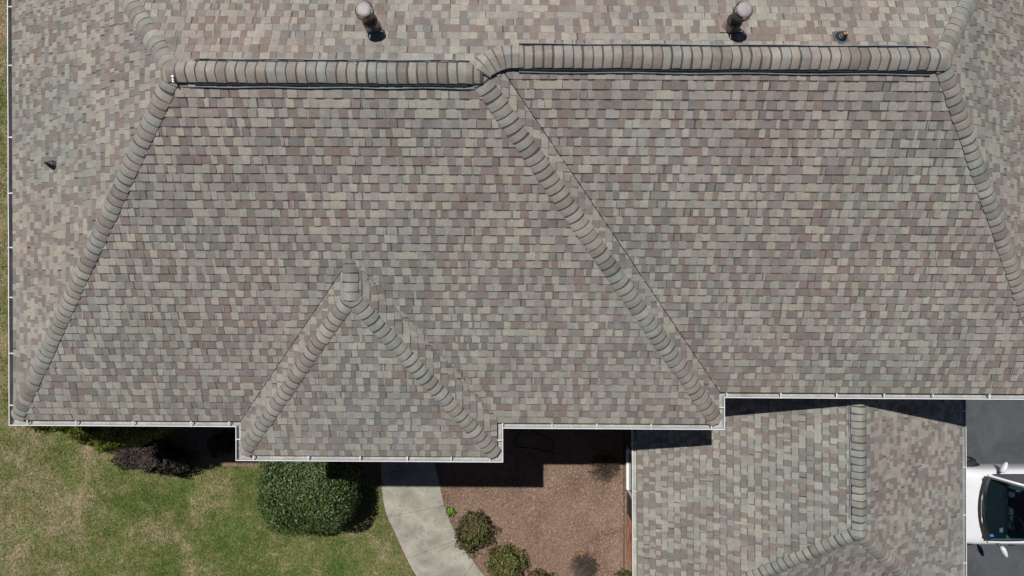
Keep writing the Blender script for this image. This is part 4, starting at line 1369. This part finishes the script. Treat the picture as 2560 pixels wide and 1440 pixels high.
# A pillars, side glass, C pillars
for sg in (-1, 1):
    m = MB()
    A0 = ws_pt(0.0, sg); A1 = ws_pt(1.0, sg)
    pts = [ws_pt(t / 8, sg * 1.03) for t in range(9)]
    m.tube([(p[0], p[1], p[2] - 0.008) for p in pts], 0.026, 8)
    m.build('pillar', MAT['paint'], car, smooth=True, colours=False)
    m = MB()
    top = []; bot = []
    for i in range(13):
        u = i / 12
        x = 1.45 + u * 2.3
        if x < RX0: tt = (x - 1.33) / (RX0 - 0.05 - 1.33); p = ws_pt(max(min(tt, 1), 0), 1); top.append((CX + x, CY + sg * (p[1] - CY + 0.03), p[2] - 0.02))
        elif x < RX1: top.append((CX + x, CY + sg * 0.585, RZ - 0.005))
        else:
            q = (x - RX1) / (3.95 - RX1); top.append((CX + x, CY + sg * (0.585 + 0.13 * q), RZ - 0.005 - 0.36 * q))
        bot.append((CX + x, CY + sg * 0.775, 0.955))
    m.grid([bot, top]); m.build('side_window', MAT['glass'], car, smooth=True, colours=False)
    m = MB(); m.tube([(p[0], p[1] + sg * 0.0, p[2] + 0.004) for p in bot], 0.011, 6); m.tube(top[4:], 0.020, 6)
    m.build('window_trim', MAT['trim'], car, colours=False)
    m = MB(); i = 6; m.grid([[(bot[i][0] - 0.04, bot[i][1] + sg * .004, bot[i][2]), (bot[i][0] + 0.04, bot[i][1] + sg * .004, bot[i][2])], [(top[i][0] - 0.03, top[i][1] + sg * .004, top[i][2]), (top[i][0] + 0.03, top[i][1] + sg * .004, top[i][2])]])
    m.build('door_pillar', MAT['trim'], car, colours=False)
    m = MB()
    m.grid([[(CX + RX1, CY + sg * 0.575, RZ), (CX + RX1, CY + sg * 0.50, RZ + 0.012)], [(CX + 3.92, CY + sg * 0.74, 0.985), (CX + 3.98, CY + sg * 0.60, 0.99)]])
    m.build('rear_pillar', MAT['paint'], car, colours=False)
    # mirror
    m = MB(); c = Vector((CX + 1.65, CY + sg * 0.955, 1.03)); rows_ = []
    ax = Vector((0.42, sg * 0.91, 0.05)).normalized(); px_ = Vector((ax.y, -ax.x, 0)).normalized(); pz_ = Vector((0, 0, 1))
    for i in range(13):
        th = math.pi * i / 12; l_ = -0.135 * math.cos(th); rr_ = math.sin(th) ** 0.75 * (0.062 + 0.012 * math.cos(th))
        rows_.append([tuple(c + ax * l_ + px_ * rr_ * math.cos(p_) * 0.9 + pz_ * rr_ * math.sin(p_) * 1.15) for p_ in [2 * math.pi * k / 16 for k in range(16)]])
    m.grid(rows_, closed=True)
    mi = m.build('mirror', MAT['paint'], car, smooth=True, colours=False)
    m = MB(); m.tube([(CX + 1.58, CY + sg * 0.80, 0.94), (CX + 1.60, CY + sg * 0.90, 1.00)], [0.03, 0.022], 8); m.build('mirror_arm', MAT['trim'], car, colours=False)
    # wheels
    for wxp in (1.13, 3.70):
        m = MB(); wc = Vector((CX + wxp, CY + sg * 0.86, 0.325))
        prof = [(0.20, -0.10), (0.29, -0.105), (0.318, -0.08), (0.325, 0.0), (0.318, 0.08), (0.29, 0.105), (0.20, 0.10)]
        steer = 0.16 if wxp < 2 else 0.0
        def ring(pr_, seg=28):
            rws = []
            for r_, o_ in pr_:
                row = []
                for k in range(seg):
                    a = 2 * math.pi * k / seg
                    lx, ly, lz = r_ * math.cos(a), o_ * sg, r_ * math.sin(a)
                    row.append((wc.x + lx * math.cos(steer) - ly * math.sin(steer), wc.y + lx * math.sin(steer) + ly * math.cos(steer), wc.z + lz))
                rws.append(row)
            return rws
        m.grid(ring(prof), closed=True)
        wh = m.build('wheel', MAT['tyre'], car, smooth=True, colours=False)
        WORLD[wh.name] = Vector(wh.location) + WORLD[car.name]
        m = MB(); m.grid(ring([(0.205, 0.10), (0.195, 0.06), (0.06, 0.075), (0.0, 0.08)]), closed=True)
        m.build('rim', MAT['rim'], wh, smooth=True, colours=False)
        m = MB(); m.grid([[(CX + wxp + 0.375 * math.cos(a), CY + sg * (ip(W_, wxp) + o_), 0.325 + 0.375 * math.sin(a)) for a in [math.pi * k / 14 for k in range(15)]] for o_ in (0.004, -0.02)])
        m.grid([[(CX + wxp + r_ * math.cos(a), CY + sg * (ip(W_, wxp) + 0.004), 0.325 + r_ * math.sin(a)) for a in [math.pi * k / 14 for k in range(15)]] for r_ in (0.375, 0.28)])
        m.build('wheel_arch', MAT['trim'], car, colours=False)
    # lamps and handles
    m = MB(); m.grid([[(CX + 0.10 + 0.25 * u, CY + sg * (0.50 + 0.24 * u), 0.66 + 0.07 * u) for u in (0, .33, .66, 1)], [(CX + 0.04 + 0.25 * u, CY + sg * (0.56 + 0.27 * u), 0.56 + 0.07 * u) for u in (0, .33, .66, 1)]])
    m.build('headlight', MAT['lens'], car, smooth=True, colours=False)
    m = MB(); m.box(CX + 4.50, CX + 4.63, CY + sg * 0.62 - 0.09, CY + sg * 0.62 + 0.09, 0.68, 0.82); m.build('tail_light', MAT['red_lens'], car, colours=False)
    for hx in (2.35, 3.2):
        m = MB(); m.tube([(CX + hx, CY + sg * 0.885, 0.80), (CX + hx + 0.08, CY + sg * 0.905, 0.80), (CX + hx + 0.16, CY + sg * 0.885, 0.80)], 0.012, 6); m.build('door_handle', MAT['paint'], car, smooth=True, colours=False)
m = MB(); m.grid([[(CX + RX1, CY + a * 0.50, RZ + 0.01) for a in aa], [(CX + 3.95 - 0.05 * a * a, CY + a * 0.60, 0.99) for a in aa]]); m.build('rear_window', MAT['glass'], car, smooth=True, colours=False)
# interior: tub, dash, wheel, seats
m = MB(); m.box(CX + 1.35, CX + 3.8, CY - 0.74, CY + 0.74, 0.30, 0.34); m.build('cabin_floor', MAT['interior'], car, colours=False)
m = MB(); rows_ = []
for x, z in ((1.22, 0.93), (1.45, 0.93), (1.72, 0.90), (1.86, 0.84), (1.90, 0.60)):
    rows_.append([(CX + x - 0.03 * a * a, CY + a * 0.72, z + (0.035 * math.exp(-((a * 0.72 + 0.38) / 0.16) ** 2) if 1.5 < x < 1.88 else 0)) for a in [i / 10 - 1 for i in range(21)]])
m.grid(rows_); m.build('dashboard', MAT['interior'], car, smooth=True, colours=False)
m = MB(); c = Vector((CX + 1.98, CY - 0.37, 0.90)); pts = []
for k in range(25):
    a = 2 * math.pi * k / 24; pts.append((c.x + 0.185 * math.sin(a) * 0.42, c.y + 0.185 * math.cos(a), c.z + 0.185 * math.sin(a) * 0.9))
m.tube(pts, 0.014, 6); m.tube([(c.x, c.y - 0.17, c.z), (c.x - 0.02, c.y, c.z - 0.03), (c.x, c.y + 0.17, c.z)], 0.02, 6)
m.build('steering_wheel', MAT['trim'], car, smooth=True, colours=False)
for sy in (-0.37, 0.37):
    m = MB()
    for (x0, x1, z0, z1, w) in ((2.1, 2.6, 0.42, 0.60, 0.25), (2.55, 2.72, 0.55, 1.12, 0.24), (2.66, 2.76, 1.14, 1.30, 0.12)):
        m.box(CX + x0, CX + x1, CY + sy - w, CY + sy + w, z0, z1)
    sob = m.build('seat', MAT['seat'], car, colours=False)
    bv = sob.modifiers.new('soft', 'BEVEL'); bv.width = 0.05; bv.segments = 3
m = MB(); m.box(CX + 1.62, CX + 1.70, CY - 0.55, CY - 0.42, 0.925, 0.930); m.build('paper', MAT['paper'], car, colours=False)
m = MB()
q = [ws_pt(0.075, -0.86), ws_pt(0.075, -0.78), ws_pt(0.15, -0.78), ws_pt(0.15, -0.86)]
m.face([off(p, 0.003) for p in q]); m.build('sticker', MAT['sticker'], car, colours=False)

print('pieces', len(pieces), 'objects', len(bpy.data.objects))
